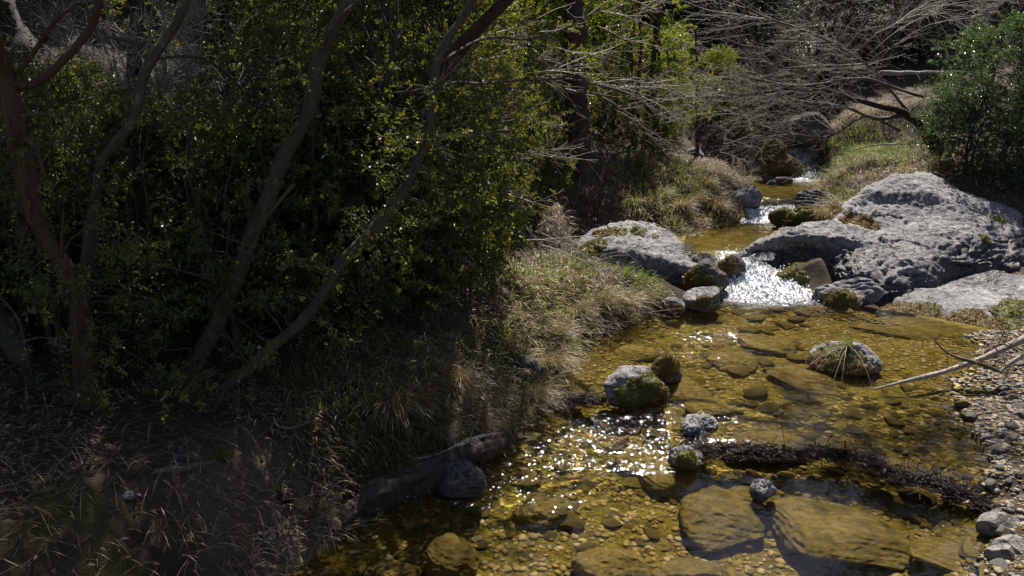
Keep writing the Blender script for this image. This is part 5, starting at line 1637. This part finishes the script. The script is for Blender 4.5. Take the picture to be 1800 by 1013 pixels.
for (u, v, k, s) in [(1052, 540, 0, 0.85), (1088, 548, 3, 0.8), (1010, 560, 1, 0.85), (1128, 530, 1, 0.7), (975, 600, 0, 0.8)]:
    tussock(k, u, v, "straw tussock on the sunlit left bank in front of the pale boulder", "tussocks on the sunlit left bank", s, random.uniform(-0.5, 0.3))
for (u, v, k, s) in [(965, 655, 3, 0.8), (935, 712, 3, 0.75), (915, 735, 0, 0.7)]:
    tussock(k, u, v, "shaggy tussock hanging into the water just left of the moss-bearded rock", "tussocks at the left waterline", s, random.uniform(-0.5, 0.1))
for (u, v, k, s) in [(800, 690, 3, 0.85), (740, 720, 1, 0.8), (690, 730, 3, 0.8), (840, 760, 1, 0.7), (770, 770, 0, 0.7)]:
    tussock(k, u, v, "dim drooping tussock on the shaded slope above the fallen log", "tussocks in the shade", s, random.uniform(-0.8, -0.2))
for (u, v, k, s) in [(640, 850, 1, 0.5), (700, 832, 0, 0.5), (745, 808, 2, 0.5), (560, 905, 1, 0.5)]:
    tussock(k, u, v, "small tuft of dim grass sprouting right behind the fallen log", "tufts behind the log", s, random.uniform(-0.8, -0.2))
for (u, v, k, s) in [(1470, 318, 2, 1.0), (1500, 300, 2, 1.1), (1535, 300, 0, 0.9)]:
    tussock(k, u, v, "grass tussock on the right bank between far waterfall and huge boulder", "tussocks on the right bank", s, random.uniform(2, 4))
for (u, v, k, s) in [(1472, 372, 1, 0.9), (1448, 388, 0, 0.8)]:
    tussock(k, u, v, "pale straw tussock leaning against the back of the huge boulder", "tussocks behind the boulder", s, random.uniform(2.5, 3.6))

# the tuft on the mid-pool rock
def pool_tuft():
    rg = np.random.default_rng(72)
    c = nearest_front(np.array([tussock_rock.matrix_basis @ v.co for v in tussock_rock.data.vertices]), 1487, 608)
    t = thing("grass_tuft", "green tuft with long dry straws growing on the mossy mid-pool rock", "grass tuft", c)
    n = 46
    base = rg.normal(0, 0.012, (n, 3))
    V, F = blades(base, rg.uniform(0, 6.28, n), rg.uniform(0.05, 0.15, n), rg.uniform(0.003, 0.005, n), rg.uniform(0.05, 0.7, n), rg.uniform(0.2, 1.0, n), rg)
    link("green_blade", mk_mesh("green_blade", V, [F], [M['grass_green']], False, {"tint": ('FACE', np.repeat(rg.random(n), 4))}), t)
    polys = []
    for (u, v, z) in [(1420, 652, 0.05), (1380, 680, 0.0), (1415, 685, 0.0), (1460, 690, 0.0), (1462, 662, 0.03), (1535, 688, 0.03), (1500, 670, 0.0), (1555, 655, 0.05), (1475, 700, -0.02), (1446, 640, 0.05), (1518, 650, 0.05)]:
        e = P(u, v, z)
        m = (e - c)
        polys.append((bez(rg.normal(0, 0.01, 3), m, np.array([0, 0, 0.10 + 0.08 * rg.random()]), 9), np.linspace(0.0026, 0.0012, 9)))
    for (u, v) in [(1502, 560), (1512, 556), (1495, 565)]:
        polys.append((bez(np.array([0.03, 0.02, 0]), PY(u, v, c[1]) - c, np.array([0, 0, 0.02]), 6), np.linspace(0.0016, 0.0008, 6)))
    V, F = tubes(polys, 4, False)
    link("straw", mk_mesh("straw", V, F[:1], [M['grass_dry']], True, {"tint": ('FACE', np.full(len(F[0]), 0.75))}), t)
pool_tuft()
# tan stalks before the huge boulder
def stalks(label, u, v, n, seed, hgt):
    rg = np.random.default_rng(seed)
    c = hit(u, v)
    polys = []
    for _ in range(n):
        a = rg.normal(0, 0.06, 3) * np.array([1, 1, 0])
        polys.append((bez(a, a + np.array([rg.normal(0, 0.08), rg.normal(0, 0.05), hgt * rg.uniform(0.5, 1.1)]), np.zeros(3), 5, rg, 0.004), np.linspace(0.0022, 0.001, 5)))
    V, F = tubes(polys, 4, False)
    o = link("dry_stalks", mk_mesh("dry_stalks", V, F[:1], [M['grass_dry']], True, {"tint": ('FACE', np.full(len(F[0]), 0.3))}), None, c)
    tag(o, label, "stalks")
stalks("thin rusty stalks standing between the whitish ledge and the slanting boulder", 1552, 530, 12, 5, 0.22)
stalks("thin rusty stalks beside the green moss cushion at the cascade", 1470, 495, 8, 6, 0.12)

# ------------------------------------------------------------------ ground litter
def litter(name, label, n, seed, area, mat_leafs, mat_sticks):
    rg = np.random.default_rng(seed)
    x0, x1, y0, y1 = area
    x, y = rg.uniform(x0, x1, n * 3), rg.uniform(y0, y1, n * 3)
    ok = (terrain(x, y) > wz(x, y) + 0.01) & (rg.random(n * 3) < (0.5 + 0.8 * n2(x, y, 0.5, 3, seed)))
    x, y = x[ok][:n], y[ok][:n]
    n = len(x)
    z = terrain(x, y)
    k = n // 3
    # curled dead leaves
    B = np.stack([x[:k], y[:k], z[:k] + rg.uniform(0.002, 0.02, k)], -1)
    D = norm(np.stack([rg.normal(0, 1, k), rg.normal(0, 1, k), rg.normal(0, 0.25, k)], -1))
    U = norm(np.stack([rg.normal(0, 0.4, k), rg.normal(0, 0.4, k), np.ones(k)], -1))
    L = rg.uniform(0.012, 0.042, k)
    V1 = leaf_quads(B, D, U, L, L * rg.uniform(0.25, 0.5, k), 0.4, 0.3)
    F1 = np.arange(4 * k).reshape(-1, 4)
    # needles and straws
    m = n - k
    B = np.stack([x[k:], y[k:], z[k:] + rg.uniform(0.002, 0.03, m)], -1)
    sx_, sy_ = slope_at(x[k:], y[k:])
    D = norm(np.stack([rg.normal(0, 1, m), rg.normal(0, 1, m), rg.normal(0, 0.22, m)], -1))
    U = np.tile(np.array([0, 0, 1.0]), (m, 1))
    L = rg.uniform(0.05, 0.22, m)
    V2 = leaf_quads(B, D, U, L, np.full(m, 0.0035), 0.2, 0.12)
    F2 = np.arange(4 * m).reshape(-1, 4) + len(V1)
    tint = rg.random(n)
    mi = np.concatenate([np.zeros(k, int), np.ones(m, int)])
    me = mk_mesh(name, np.concatenate([V1, V2]), [np.concatenate([F1, F2])], [M[mat_leafs], M[mat_sticks]], False, {"tint": ('FACE', tint)}, mi)
    tag(link(name, me), label, "litter", kind="stuff")
litter("leaf_litter", "dead leaves, needles and straw strewn over the shaded left bank", 26000, 15, (-3.2, 0.9, 2.1, 7.5), 'dead_leaf', 'grass_dry')
litter("leaf_litter", "dead leaves and straw on the forest floor around the upper stream", 16000, 16, (-1.0, 7.5, 7.3, 14.5), 'dead_leaf', 'grass_dry')
litter("leaf_litter", "dead leaves and straw on the right bank beyond the gravel", 6000, 19, (3.2, 9.0, 3.0, 9.5), 'dead_leaf', 'grass_dry')
litter("leaf_litter", "dead leaves and twigs on the far slopes", 12000, 18, (-4.0, 14.0, 13.0, 21.0), 'dead_leaf', 'twig_dark' if False else 'grass_dry')

def ground_stick(label, pts, w, mat, z=0.02, sides=8, name="stick", cat="stick", side=0, seed=1):
    rg = np.random.default_rng(seed)
    p = np.array([hit(u, v) + np.array([0, 0, z + (e[0] if e else 0)]) for (u, v, *e) in pts])
    p = catmull(p, 5)
    r = np.interp(np.linspace(0, 1, len(p)), np.linspace(0, 1, len(w)), w)
    org = p[len(p) // 2].copy()
    polys = [(p - org, r)]
    for _ in range(side):
        i = int(rg.uniform(0.2, 0.9) * len(p))
        twiggy(p[i] - org, norm(rg.normal(0, 1, 3) + np.array([0, 0, 0.5])), rg.uniform(0.05, 0.22), r[i] * 0.45, rg, 1, polys, 0, 0.2, 2)
    o = link(name, bark_mesh(name, polys, mat, sides, seed, 0.12), None, org)
    return tag(o, label, cat)
ground_stick("brown stick lying flat behind the bare dirt patch", [(272, 834), (320, 828), (378, 816)], [0.010, 0.013, 0.008], 'twig_dark', 0.010, seed=2, side=3)
ground_stick("pale knobbly little branch lying on the fallen log", [(728, 842, 0.08), (760, 838, 0.08), (795, 832, 0.10), (825, 815, 0.10), (850, 806, 0.10), (880, 800, 0.10)], [0.006, 0.010, 0.012, 0.010, 0.007], 'dry_branch', 0.03, side=4, seed=3)
ground_stick("bleached stub of wood in the shaded grass above the log", [(790, 750, 0.05), (786, 738, 0.08), (792, 728, 0.1)], [0.008, 0.010, 0.004], 'dry_branch', 0.02, seed=4)
ground_stick("curved bare twig on the shaded slope", [(482, 745), (490, 760), (520, 762), (560, 745)], [0.004, 0.005, 0.003], 'twig', 0.03, seed=5)
ground_stick("dead crooked twig fallen across the sunlit grass into the pool", [(1010, 560, 0.1), (1040, 575, 0.06), (1060, 590, 0.02), (1072, 600, 0.0)], [0.005, 0.006, 0.004], 'twig', 0.04, side=3, seed=6)
ground_stick("thin dead twig reaching from the left bank into the clear pool", [(960, 620, 0.10), (1000, 622, 0.10), (1030, 632, 0.08), (1050, 640, 0.03)], [0.005, 0.005, 0.002], 'twig_dark', 0.03, side=3, seed=7)
ground_stick("weathered driftwood stick under the boxwood left of the far waterfall", [(1250, 236, 0.1), (1268, 244, 0.1), (1290, 252, 0.05)], [0.03, 0.03, 0.02], 'dry_branch', 0.05, seed=8)
ground_stick("long pale branch lying over the grass of the right bank", [(1490, 294, 0.15), (1530, 284, 0.15), (1580, 281, 0.15), (1640, 276, 0.12)], [0.008, 0.010, 0.006], 'dry_branch', 0.06, side=4, seed=9)

def far_log():
    a, b = PY(1548, 129, 13.2), PY(1725, 126, 13.6)
    p = np.linspace(a, b, 12) + np.random.default_rng(4).normal(0, 0.004, (12, 3))
    o = link("fallen_log", bark_mesh("fallen_log", [(p - a, np.linspace(0.032, 0.02, 12))], 'bark_pale', 10, 4, 0.15), None, a)
    tag(o, "pale fallen trunk lying level behind the right boxwood", "log")
far_log()

# ------------------------------------------------------------------ the fallen log at the near left shore
def fallen_log():
    pts = [(592, 922, 0.06, 27), (628, 892, 0.07, 31), (670, 868, 0.08, 33), (720, 848, 0.07, 36), (775, 824, 0.08, 38), (830, 797, 0.09, 33), (865, 786, 0.08, 22), (915, 768, 0.03, 12)]
    w, r = [], []
    for (u, v, z, wd) in pts:
        p = P(u, v, z); w.append(p); r.append(px(wd, p[1], z) / 2)
    p = catmull(np.array(w), 6)
    rr = np.interp(np.linspace(0, 1, len(p)), np.linspace(0, 1, len(r)), r)
    org = p[0].copy()
    t = thing("fallen_log", "rough-barked fallen log lying along the near left shore, sawn end towards the viewer", "log", org)
    link("trunk", bark_mesh("trunk", [(p - org, rr)], 'log_bark', 26, 8, 0.30, 7.0), t)
    d = norm(p[0] - p[2]); a = norm(np.cross(d, [0, 0, 1])); b = np.cross(a, d)
    n = 24
    ang = np.arange(n) * 2 * math.pi / n
    rg = np.random.default_rng(6)
    rings = [np.zeros((1, 3)) + d * 0.012]
    for f, h in ((0.5, 0.013), (0.85, 0.008), (0.93, -0.004)):
        rings.append((a[None] * np.cos(ang)[:, None] + b[None] * np.sin(ang)[:, None]) * rr[0] * f * (1 + rg.normal(0, 0.05, n))[:, None] + d * h + d * rg.normal(0, 0.002, n)[:, None])
    V = np.concatenate(rings)
    k = np.arange(n); k2 = (k + 1) % n
    T3 = np.stack([np.zeros(n, int), 1 + k, 1 + k2], -1)
    Q = np.concatenate([np.stack([1 + m * n + k, 1 + (m + 1) * n + k, 1 + (m + 1) * n + k2, 1 + m * n + k2], -1) for m in range(2)])
    o = link("cut_end", mk_mesh("cut_end", V, [T3, Q], [M['cut_wood']], False), t)
    o["label"] = "pale orange broken wood at the log's near end"
    # moss on the shaded flank
    Vw = np.array([v.co[:] for v in t.children[0].data.vertices]) + org
    me = t.children[0].data
    me.calc_loop_triangles()
    F = np.array([tuple(tr.vertices) for tr in me.loop_triangles])
    add_moss(t, Vw, F, [(720, 850, 0.10, 0.012), (780, 830, 0.09, 0.012)], org, 8, M['moss'])
fallen_log()

def add_lump(name, label, cat, u, v, w, mat, seed):
    c = hit(u, v)
    h = px(w, c[1], c[2]) / 2
    V, F = rock_shape((h, h * 0.8, h * 0.7), seed, 4, 7, 0.18)
    o = link(name, mk_mesh(name, V, [F], [M[mat]], True), None, c + np.array([0, 0, h * 0.2]))
    tag(o, label, cat)
add_lump("black_lump", "black shiny lump beside the bare dirt patch", "lump", 500, 880, 44, 'wet_wood', 5)  # small black lump of unknown material
add_lump("pebble", "small bluish white stone among the needles at lower left", "stone", 224, 874, 26, 'limestone', 6)

# ------------------------------------------------------------------ wet twig dams
def dam(name, label, pts, n, seed, hgt, wid, leaf_n=60):
    rg = np.random.default_rng(seed)
    w = np.array([P(u, v, z) for (u, v, z) in pts])
    c = catmull(w, 8)
    org = c[len(c) // 2].copy(); org[2] = 0
    polys = []
    seg = np.gradient(c, axis=0)
    for _ in range(n):
        i = rg.integers(0, len(c))
        d = norm(seg[i] * np.array([1, 1, 0]))
        prof = 0.15 + 1.5 * vnoise(c[i][None] / 0.13, seed)[0]
        if rg.random() > 0.35 + prof:
            continue
        s = np.array([-d[1], d[0], 0])
        off = s * rg.normal(0, wid) * (0.5 + 0.6 * prof)
        h = abs(rg.normal(0, hgt)) * prof * math.exp(-(np.dot(off, s) / (wid * 1.6)) ** 2)
        dd = norm(d * rg.choice([-1, 1]) + s * rg.normal(0, 0.55) + np.array([0, 0, rg.normal(0, 0.22)]))
        L = rg.uniform(0.05, 0.20) if rg.random() < 0.94 else rg.uniform(0.2, 0.34)
        if rg.random() < 0.06:
            dd = norm(dd * 0.4 + np.array([rg.normal(0, 0.5), rg.normal(0, 0.5), rg.uniform(0.2, 0.9)]))
        p0 = c[i] + off + np.array([0, 0, h]) - dd * L / 2
        k = 5
        p = p0[None] + dd[None] * np.linspace(0, L, k)[:, None] + rg.normal(0, 0.006, (k, 3))
        r = rg.choice([0.0012, 0.0018, 0.0025, 0.004], p=[0.45, 0.3, 0.18, 0.07])
        polys.append((p - org, np.full(k, r)))
    V, F = tubes(polys, 5, False)
    # packed silt and leaves holding the twigs together
    cs = np.array([c + 0])[0]
    core = (cs - org, np.maximum(0.012, hgt * 0.45 * (0.5 + 0.7 * vnoise(cs / 0.12, seed + 2))))
    Vc, Fc = tubes([core], 10, True)
    Vc = Vc + norm(rg.normal(0, 1, Vc.shape)) * 0.006
    B = c[rg.integers(0, len(c), leaf_n)] + rg.normal(0, 1, (leaf_n, 3)) * np.array([wid, wid, 0.008]) + np.array([0, 0, hgt * 0.8]) - org
    D = norm(rg.normal(0, 1, (leaf_n, 3)) * np.array([1, 1, 0.35]))
    Vl = leaf_quads(B, D, norm(rg.normal(0, 0.4, (leaf_n, 3)) + np.array([0, 0, 1])), rg.uniform(0.025, 0.06, leaf_n), rg.uniform(0.015, 0.03, leaf_n), 0.2, 0.2)
    nd = int(n * 1.6)  # tiny near-level facets added to catch the sun as glints
    B = c[rg.integers(0, len(c), nd)] + rg.normal(0, 1, (nd, 3)) * np.array([wid * 1.2, wid * 1.2, 0]) - org
    B[:, 2] += np.abs(rg.normal(0, hgt * 0.8, nd)) + 0.004
    Vd = leaf_quads(B, norm(rg.normal(0, 1, (nd, 3)) * np.array([1, 1, 0.3])), norm(rg.normal(0, 0.3, (nd, 3)) + np.array([0, 0, 1])), rg.uniform(0.006, 0.016, nd), rg.uniform(0.004, 0.009, nd), 0.05, 0.05)
    Fd = np.arange(4 * nd).reshape(-1, 4)
    VV = np.concatenate([V, Vc, Vl, Vd])
    Fd = Fd + len(V) + len(Vc) + len(Vl)
    o = link(name, mk_mesh(name, VV, [np.concatenate([F[0], Fc[0] + len(V), np.arange(4 * leaf_n).reshape(-1, 4) + len(V) + len(Vc), Fd]), Fc[1] + len(V)], [M['wet_wood'], M['dead_leaf']], False, {"tint": ('FACE', np.full(len(F[0]) + len(Fc[0]) + leaf_n + len(Fd) + len(Fc[1]), 0.1))}, np.concatenate([np.zeros(len(F[0]) + len(Fc[0]), int), (rg.random(leaf_n) < 0.45).astype(int), np.zeros(len(Fd) + len(Fc[1]), int)])), None, org)
    return tag(o, label, "twig dam")
dam("twig_dam", "long dark ridge of wet twigs and leaves damming the near pool",
    [(1222, 800, 0.03), (1290, 793, 0.04), (1340, 798, 0.04), (1400, 800, 0.04), (1460, 800, 0.045), (1520, 812, 0.045), (1580, 838, 0.04), (1640, 852, 0.035), (1700, 876, 0.03), (1765, 905, 0.03)], 1150, 5, 0.024, 0.024, 170)
dam("twig_dam", "short dark heap of wet twigs between the left bank and the moss-bearded rock",
    [(940, 696, 0.04), (975, 702, 0.04), (1010, 706, 0.04), (1055, 708, 0.03)], 380, 6, 0.022, 0.025, 30)
dam("twig_dam", "little snag of wet twigs caught beside the knobbly grey rock",
    [(1205, 765, 0.02), (1225, 775, 0.02), (1235, 795, 0.02)], 90, 7, 0.014, 0.02, 8)

# ------------------------------------------------------------------ bare branch at the right shore
def shore_branch():
    main = [(1532, 685, 0.05, 4), (1590, 672, 0.09, 7), (1640, 660, 0.13, 9), (1690, 643, 0.17, 12), (1740, 625, 0.22, 15), (1785, 603, 0.28, 17), (1850, 575, 0.36, 20)]
    y0 = P(1532, 685, 0.05)[1]
    p, r = trunk_path([(u, v, 0.02 * k, w) for k, (u, v, z, w) in enumerate(main)], y0, 6, 5, 0.004)
    org = p[-1].copy(); org[2] = H(org[0], org[1])
    t = thing("branch", "bare silvery branch reaching from the right shore over the shallow water", "branch", org)
    link("stem", bark_mesh("stem", [(p - org, r)], 'dry_branch', 10, 3, 0.15), t)
    rg = np.random.default_rng(12)
    twigs = [[(1642, 596, 0.1, 3), (1662, 618, 0.08, 5), (1685, 630, 0.05, 6), (1720, 640, 0.03, 7), (1760, 655, 0, 7)],
             [(1755, 655, -0.1, 5), (1780, 635, -0.1, 8), (1830, 608, -0.1, 10)],
             [(1730, 622, 0.05, 3), (1760, 605, 0.05, 4), (1790, 620, 0, 3)]]
    for k, b in enumerate(twigs):
        bp, br = trunk_path(b, y0, 6, 15 + k, 0.004)
        polys = [(bp - org, br)]
        for _ in range(9):
            i = rg.integers(2, len(bp))
            twiggy(bp[i] - org, norm(rg.normal(0, 1, 3) + np.array([-0.3, 0, 0.4])), rg.uniform(0.06, 0.18), 0.0022, rg, 1, polys, 0, 0.2, 3)
        link("twig", bark_mesh("twig", polys, 'twig_dark' if k != 1 else 'dry_branch', 7, 3 + k, 0.1), t)
shore_branch()

# ------------------------------------------------------------------ stream bed: slabs, cobbles, gravel
def slab(label, box, seed, cuts=7, rough=0.06, mat='bed_slab', dz=0.0):
    """a drowned rock: footprint from the photo box, top a few centimetres under the water"""
    u0, u1, vt, vb, zt, dr = box
    zt = min(zt, -0.03)
    w0 = P((u0 + u1) / 2, (vt + vb) / 2, 0)
    lvl = float(wz(np.array([w0[0]]), np.array([w0[1]]))[0])
    a, b = P((u0 + u1) / 2, vt, lvl - 0.03), P((u0 + u1) / 2, vb, lvl - 0.05)
    c = (a + b) / 2
    hx = px(u1 - u0, c[1], lvl) / 2
    hy = (a[1] - b[1]) / 2
    g = H(c[0], c[1])
    top = lvl - 0.030 + dz
    lo = min(g - 0.06, top - 0.08)
    h = np.array([hx, hy, (top - lo) / 2])
    V, F = rock_shape(h, seed, 5, cuts, rough * 1.7, 0.05, 0, 1.8)
    l_, h_ = V.min(0), V.max(0)
    V = (V - (l_ + h_) / 2) * (2 * h / (h_ - l_))
    rt = np.random.default_rng(seed)
    tx, ty = rt.normal(0, 0.09), rt.normal(0.03, 0.07)
    V[:, 2] += V[:, 0] * tx + V[:, 1] * ty
    V[:, 2] -= np.maximum(V[:, 2].max() - h[2], 0)
    o = link("drowned_rock", mk_mesh("drowned_rock", V, [F], [M[mat]], True), None, np.array([c[0], c[1], (top + lo) / 2]))
    o.cycles.is_caustics_receiver = True
    return tag(o, label, "rock")
slab("biggest flat amber slab under the water below the twig dam", (1362, 1592, 868, 985, -0.10, 0.8), 211, 5, 0.05)
slab("rounded amber boulder under water left of the biggest slab", (1190, 1335, 838, 958, -0.16, 0.9), 213)
slab("wide drowned boulder at the bottom edge of the photo", (1005, 1150, 945, 1030, -0.12, 0.9), 217)
slab("squared drowned block ahead of the mossy mid-pool rock", (1352, 1510, 640, 692, -0.08, 0.7), 219, 9, 0.04)
slab("flat pale slab just above the middle of the twig dam", (1262, 1420, 748, 800, -0.07, 0.8), 223, 6, 0.04)
slab("drowned foot of the moss-bearded rock", (1150, 1245, 655, 715, -0.04, 0.9), 227, 6, 0.07)
slab("drowned hump in front of the stone with a moss apron", (1120, 1235, 800, 862, -0.08, 0.9), 229, 6, 0.07)
slab("sandy drowned ledge in front of the slanting boulder", (1500, 1750, 552, 602, 0.0, 0.5), 233, 5, 0.04)
slab("drowned stone around the small emerging tip below the dam", (1275, 1385, 832, 905, -0.12, 0.8), 239, 6, 0.07)
slab("drowned stone in the riffle between the emerging rocks", (1080, 1170, 775, 830, -0.10, 0.9), 241, 7, 0.08)
slab("amber slab cut by the bottom edge left of the biggest slab", (1150, 1290, 968, 1040, -0.15, 0.8), 243, 7, 0.06)
slab("long drowned slab at the right below the twig dam", (1600, 1730, 940, 1020, -0.06, 0.8), 247, 7, 0.05)
slab("algae-covered drowned slab in the golden run below the cascade", (1300, 1400, 585, 625, -0.08, 0.8), 251, 7, 0.08)
slab("algae-covered drowned lump left of the mossy mid-pool rock", (1240, 1330, 610, 655, -0.08, 0.8), 253, 7, 0.08)
slab("drowned lump at the right side of the moss-bearded rock's pool", (1200, 1290, 690, 735, -0.06, 0.8), 257, 7, 0.08)
slab("greenish drowned slab near the left bank of the pool", (1075, 1160, 605, 635, -0.02, 0.8), 259, 6, 0.05)
slab("drowned stones' largest at the lower left run of the stream", (900, 1010, 860, 920, -0.14, 0.8), 261, 7, 0.09)
slab("dim drowned boulder nearest the log in the lower run", (740, 850, 930, 1000, -0.16, 0.8), 263, 7, 0.09)
slab("golden drowned boulder at the bottom of the lower run", (640, 740, 965, 1030, -0.14, 0.8), 269, 7, 0.09)

STONES = []
for k in range(10):
    V, F = rock_shape((1, RNG.uniform(0.6, 0.95), RNG.uniform(0.35, 0.62)), 900 + k, 3, 8, 0.05)
    me = mk_mesh("river_stone", V, [F], [M['bed_stone']], True)
    STONES.append(me)
GREY = []
for k in range(6):
    V, F = rock_shape((1, RNG.uniform(0.6, 0.95), RNG.uniform(0.4, 0.65)), 950 + k, 3, 8, 0.05)
    GREY.append(mk_mesh("shore_stone", V, [F], [M['grey_stone']], True))

def stones(name, protos, label, group, area, n, size, seed, sink=0.3, cat="stone", wet=True):
    """area: photo-space quad sampled on the stream bed; n separate stones"""
    rg = np.random.default_rng(seed)
    got = 0
    placed = []
    tries = 0
    while got < n and tries < n * 40:
        tries += 1
        u, v = rg.uniform(area[0], area[1]), rg.uniform(area[2], area[3])
        p = hit(u, v)
        inw = p[2] < wz(p[0], p[1])
        if inw != wet:
            continue
        s = rg.uniform(0, 1) ** 1.8 * (size[1] - size[0]) + size[0]
        if any((p[0] - q[0]) ** 2 + (p[1] - q[1]) ** 2 < (0.75 * (s + q[2])) ** 2 for q in placed):
            continue
        placed.append((p[0], p[1], s))
        o = link(name, protos[rg.integers(0, len(protos))], None, (p[0], p[1], p[2] + s * (0.45 - sink)))
        o.scale = (s, s, s)
        o.rotation_euler = (rg.normal(0, 0.2), rg.normal(0, 0.2), rg.uniform(0, 6.28))
        o.cycles.is_caustics_receiver = True
        tag(o, label, cat, group)
        got += 1
stones("river_stone", STONES, "rounded amber stone on the shallow bed above the right half of the twig dam", "stones above the dam", (1400, 1710, 690, 855), 105, (0.022, 0.075), 1, 0.12)
stones("river_stone", STONES, "amber stone on the bed below the twig dam", "stones below the dam", (1190, 1720, 835, 1008), 62, (0.03, 0.11), 2, 0.12)
stones("river_stone", STONES, "flat tan stone on the clear bed beside the left bank of the pool", "stones at the left of the pool", (1000, 1250, 575, 720), 34, (0.02, 0.07), 3, 0.15)
stones("river_stone", STONES, "algae-coated stone in the golden run between cascade and mossy mid-pool rock", "stones in the run", (1170, 1420, 555, 760), 50, (0.03, 0.12), 4, 0.15)
stones("river_stone", STONES, "dim golden stone in the rippled run beside the fallen log", "stones beside the log", (640, 1180, 760, 1005), 46, (0.03, 0.12), 5, 0.15)
stones("river_stone", STONES, "brown stone in the shallows beyond the bare silvery branch", "stones behind the branch", (1540, 1720, 590, 700), 18, (0.025, 0.06), 6)
stones("shore_stone", GREY, "grey stone among the gravel of the right shore", "stones on the gravel shore", (1690, 1800, 640, 1000), 42, (0.022, 0.06), 7, 0.2, wet=False)

def gravel(name, label, area, n, size, seed, mats, wet):
    rg = np.random.default_rng(seed)
    x = rg.uniform(area[0], area[1], n * 2); y = rg.uniform(area[2], area[3], n * 2)
    z = terrain(x, y); w = wz(x, y)
    inside = (x > xl(y) - 0.05) & (x < xr(y) + area[4])
    ok = inside & ((z < w) if wet else (z > w - 0.03)) & (n2(x, y, 0.4, 3, seed) > (-0.3 if wet else -1))
    x, y, z = x[ok][:n], y[ok][:n], z[ok][:n]
    n = len(x)
    V0, F0 = ico(1)
    s = rg.uniform(0, 1, n) ** 2.5 * (size[1] - size[0]) + size[0]
    a = rg.uniform(0, 6.28, n)
    ca, sa = np.cos(a)[:, None], np.sin(a)[:, None]
    jit = 1 + rg.normal(0, 0.13, (n, len(V0)))
    v = V0[None] * jit[..., None]
    vx, vy, vz = v[..., 0], v[..., 1] * rg.uniform(0.55, 0.95, n)[:, None], v[..., 2] * rg.uniform(0.35, 0.7, n)[:, None]
    VV = np.stack([(vx * ca - vy * sa) * s[:, None] + x[:, None], (vx * sa + vy * ca) * s[:, None] + y[:, None], vz * s[:, None] + z[:, None] + 0.15 * s[:, None]], -1).reshape(-1, 3)
    F = (F0[None] + (np.arange(n) * len(V0))[:, None, None]).reshape(-1, 3)
    mi = np.repeat(rg.integers(0, len(mats), n), len(F0))
    o = link(name, mk_mesh(name, VV, [F], [M[m] for m in mats], True, None, mi))
    o.cycles.is_caustics_receiver = True
    tag(o, label, "gravel", kind="stuff")
def flat_mat(name, c1, c2):
    g = NT(name)
    f = g.noise(g.coord(), 30, 4, 0.6)
    M[name] = g.done(g.pbsdf(g.ramp(f, [(0.35, c1), (0.65, c2)]), 0.7, 0.3))
flat_mat('peb_a', (0.20, 0.135, 0.035), (0.34, 0.24, 0.075)); flat_mat('peb_b', (0.12, 0.085, 0.025), (0.22, 0.155, 0.05)); flat_mat('peb_c', (0.27, 0.20, 0.085), (0.40, 0.31, 0.15))
flat_mat('peb_g', (0.13, 0.115, 0.10), (0.23, 0.205, 0.18)); flat_mat('peb_h', (0.17, 0.135, 0.095), (0.29, 0.24, 0.18)); flat_mat('peb_i', (0.11, 0.105, 0.11), (0.19, 0.18, 0.18))
gravel("bed_gravel", "fine amber gravel covering the stream bed", (-1.5, 3.6, 2.3, 7.0, 0.0), 17000, (0.004, 0.026), 31, ['peb_a', 'peb_b', 'peb_c', 'peb_a'], True)
gravel("shore_gravel", "mixed grey and tan gravel of the right shore", (1.9, 4.2, 2.3, 6.2, 1.1), 14000, (0.004, 0.020), 33, ['peb_g', 'peb_h', 'peb_i', 'peb_h', 'peb_b'], False)
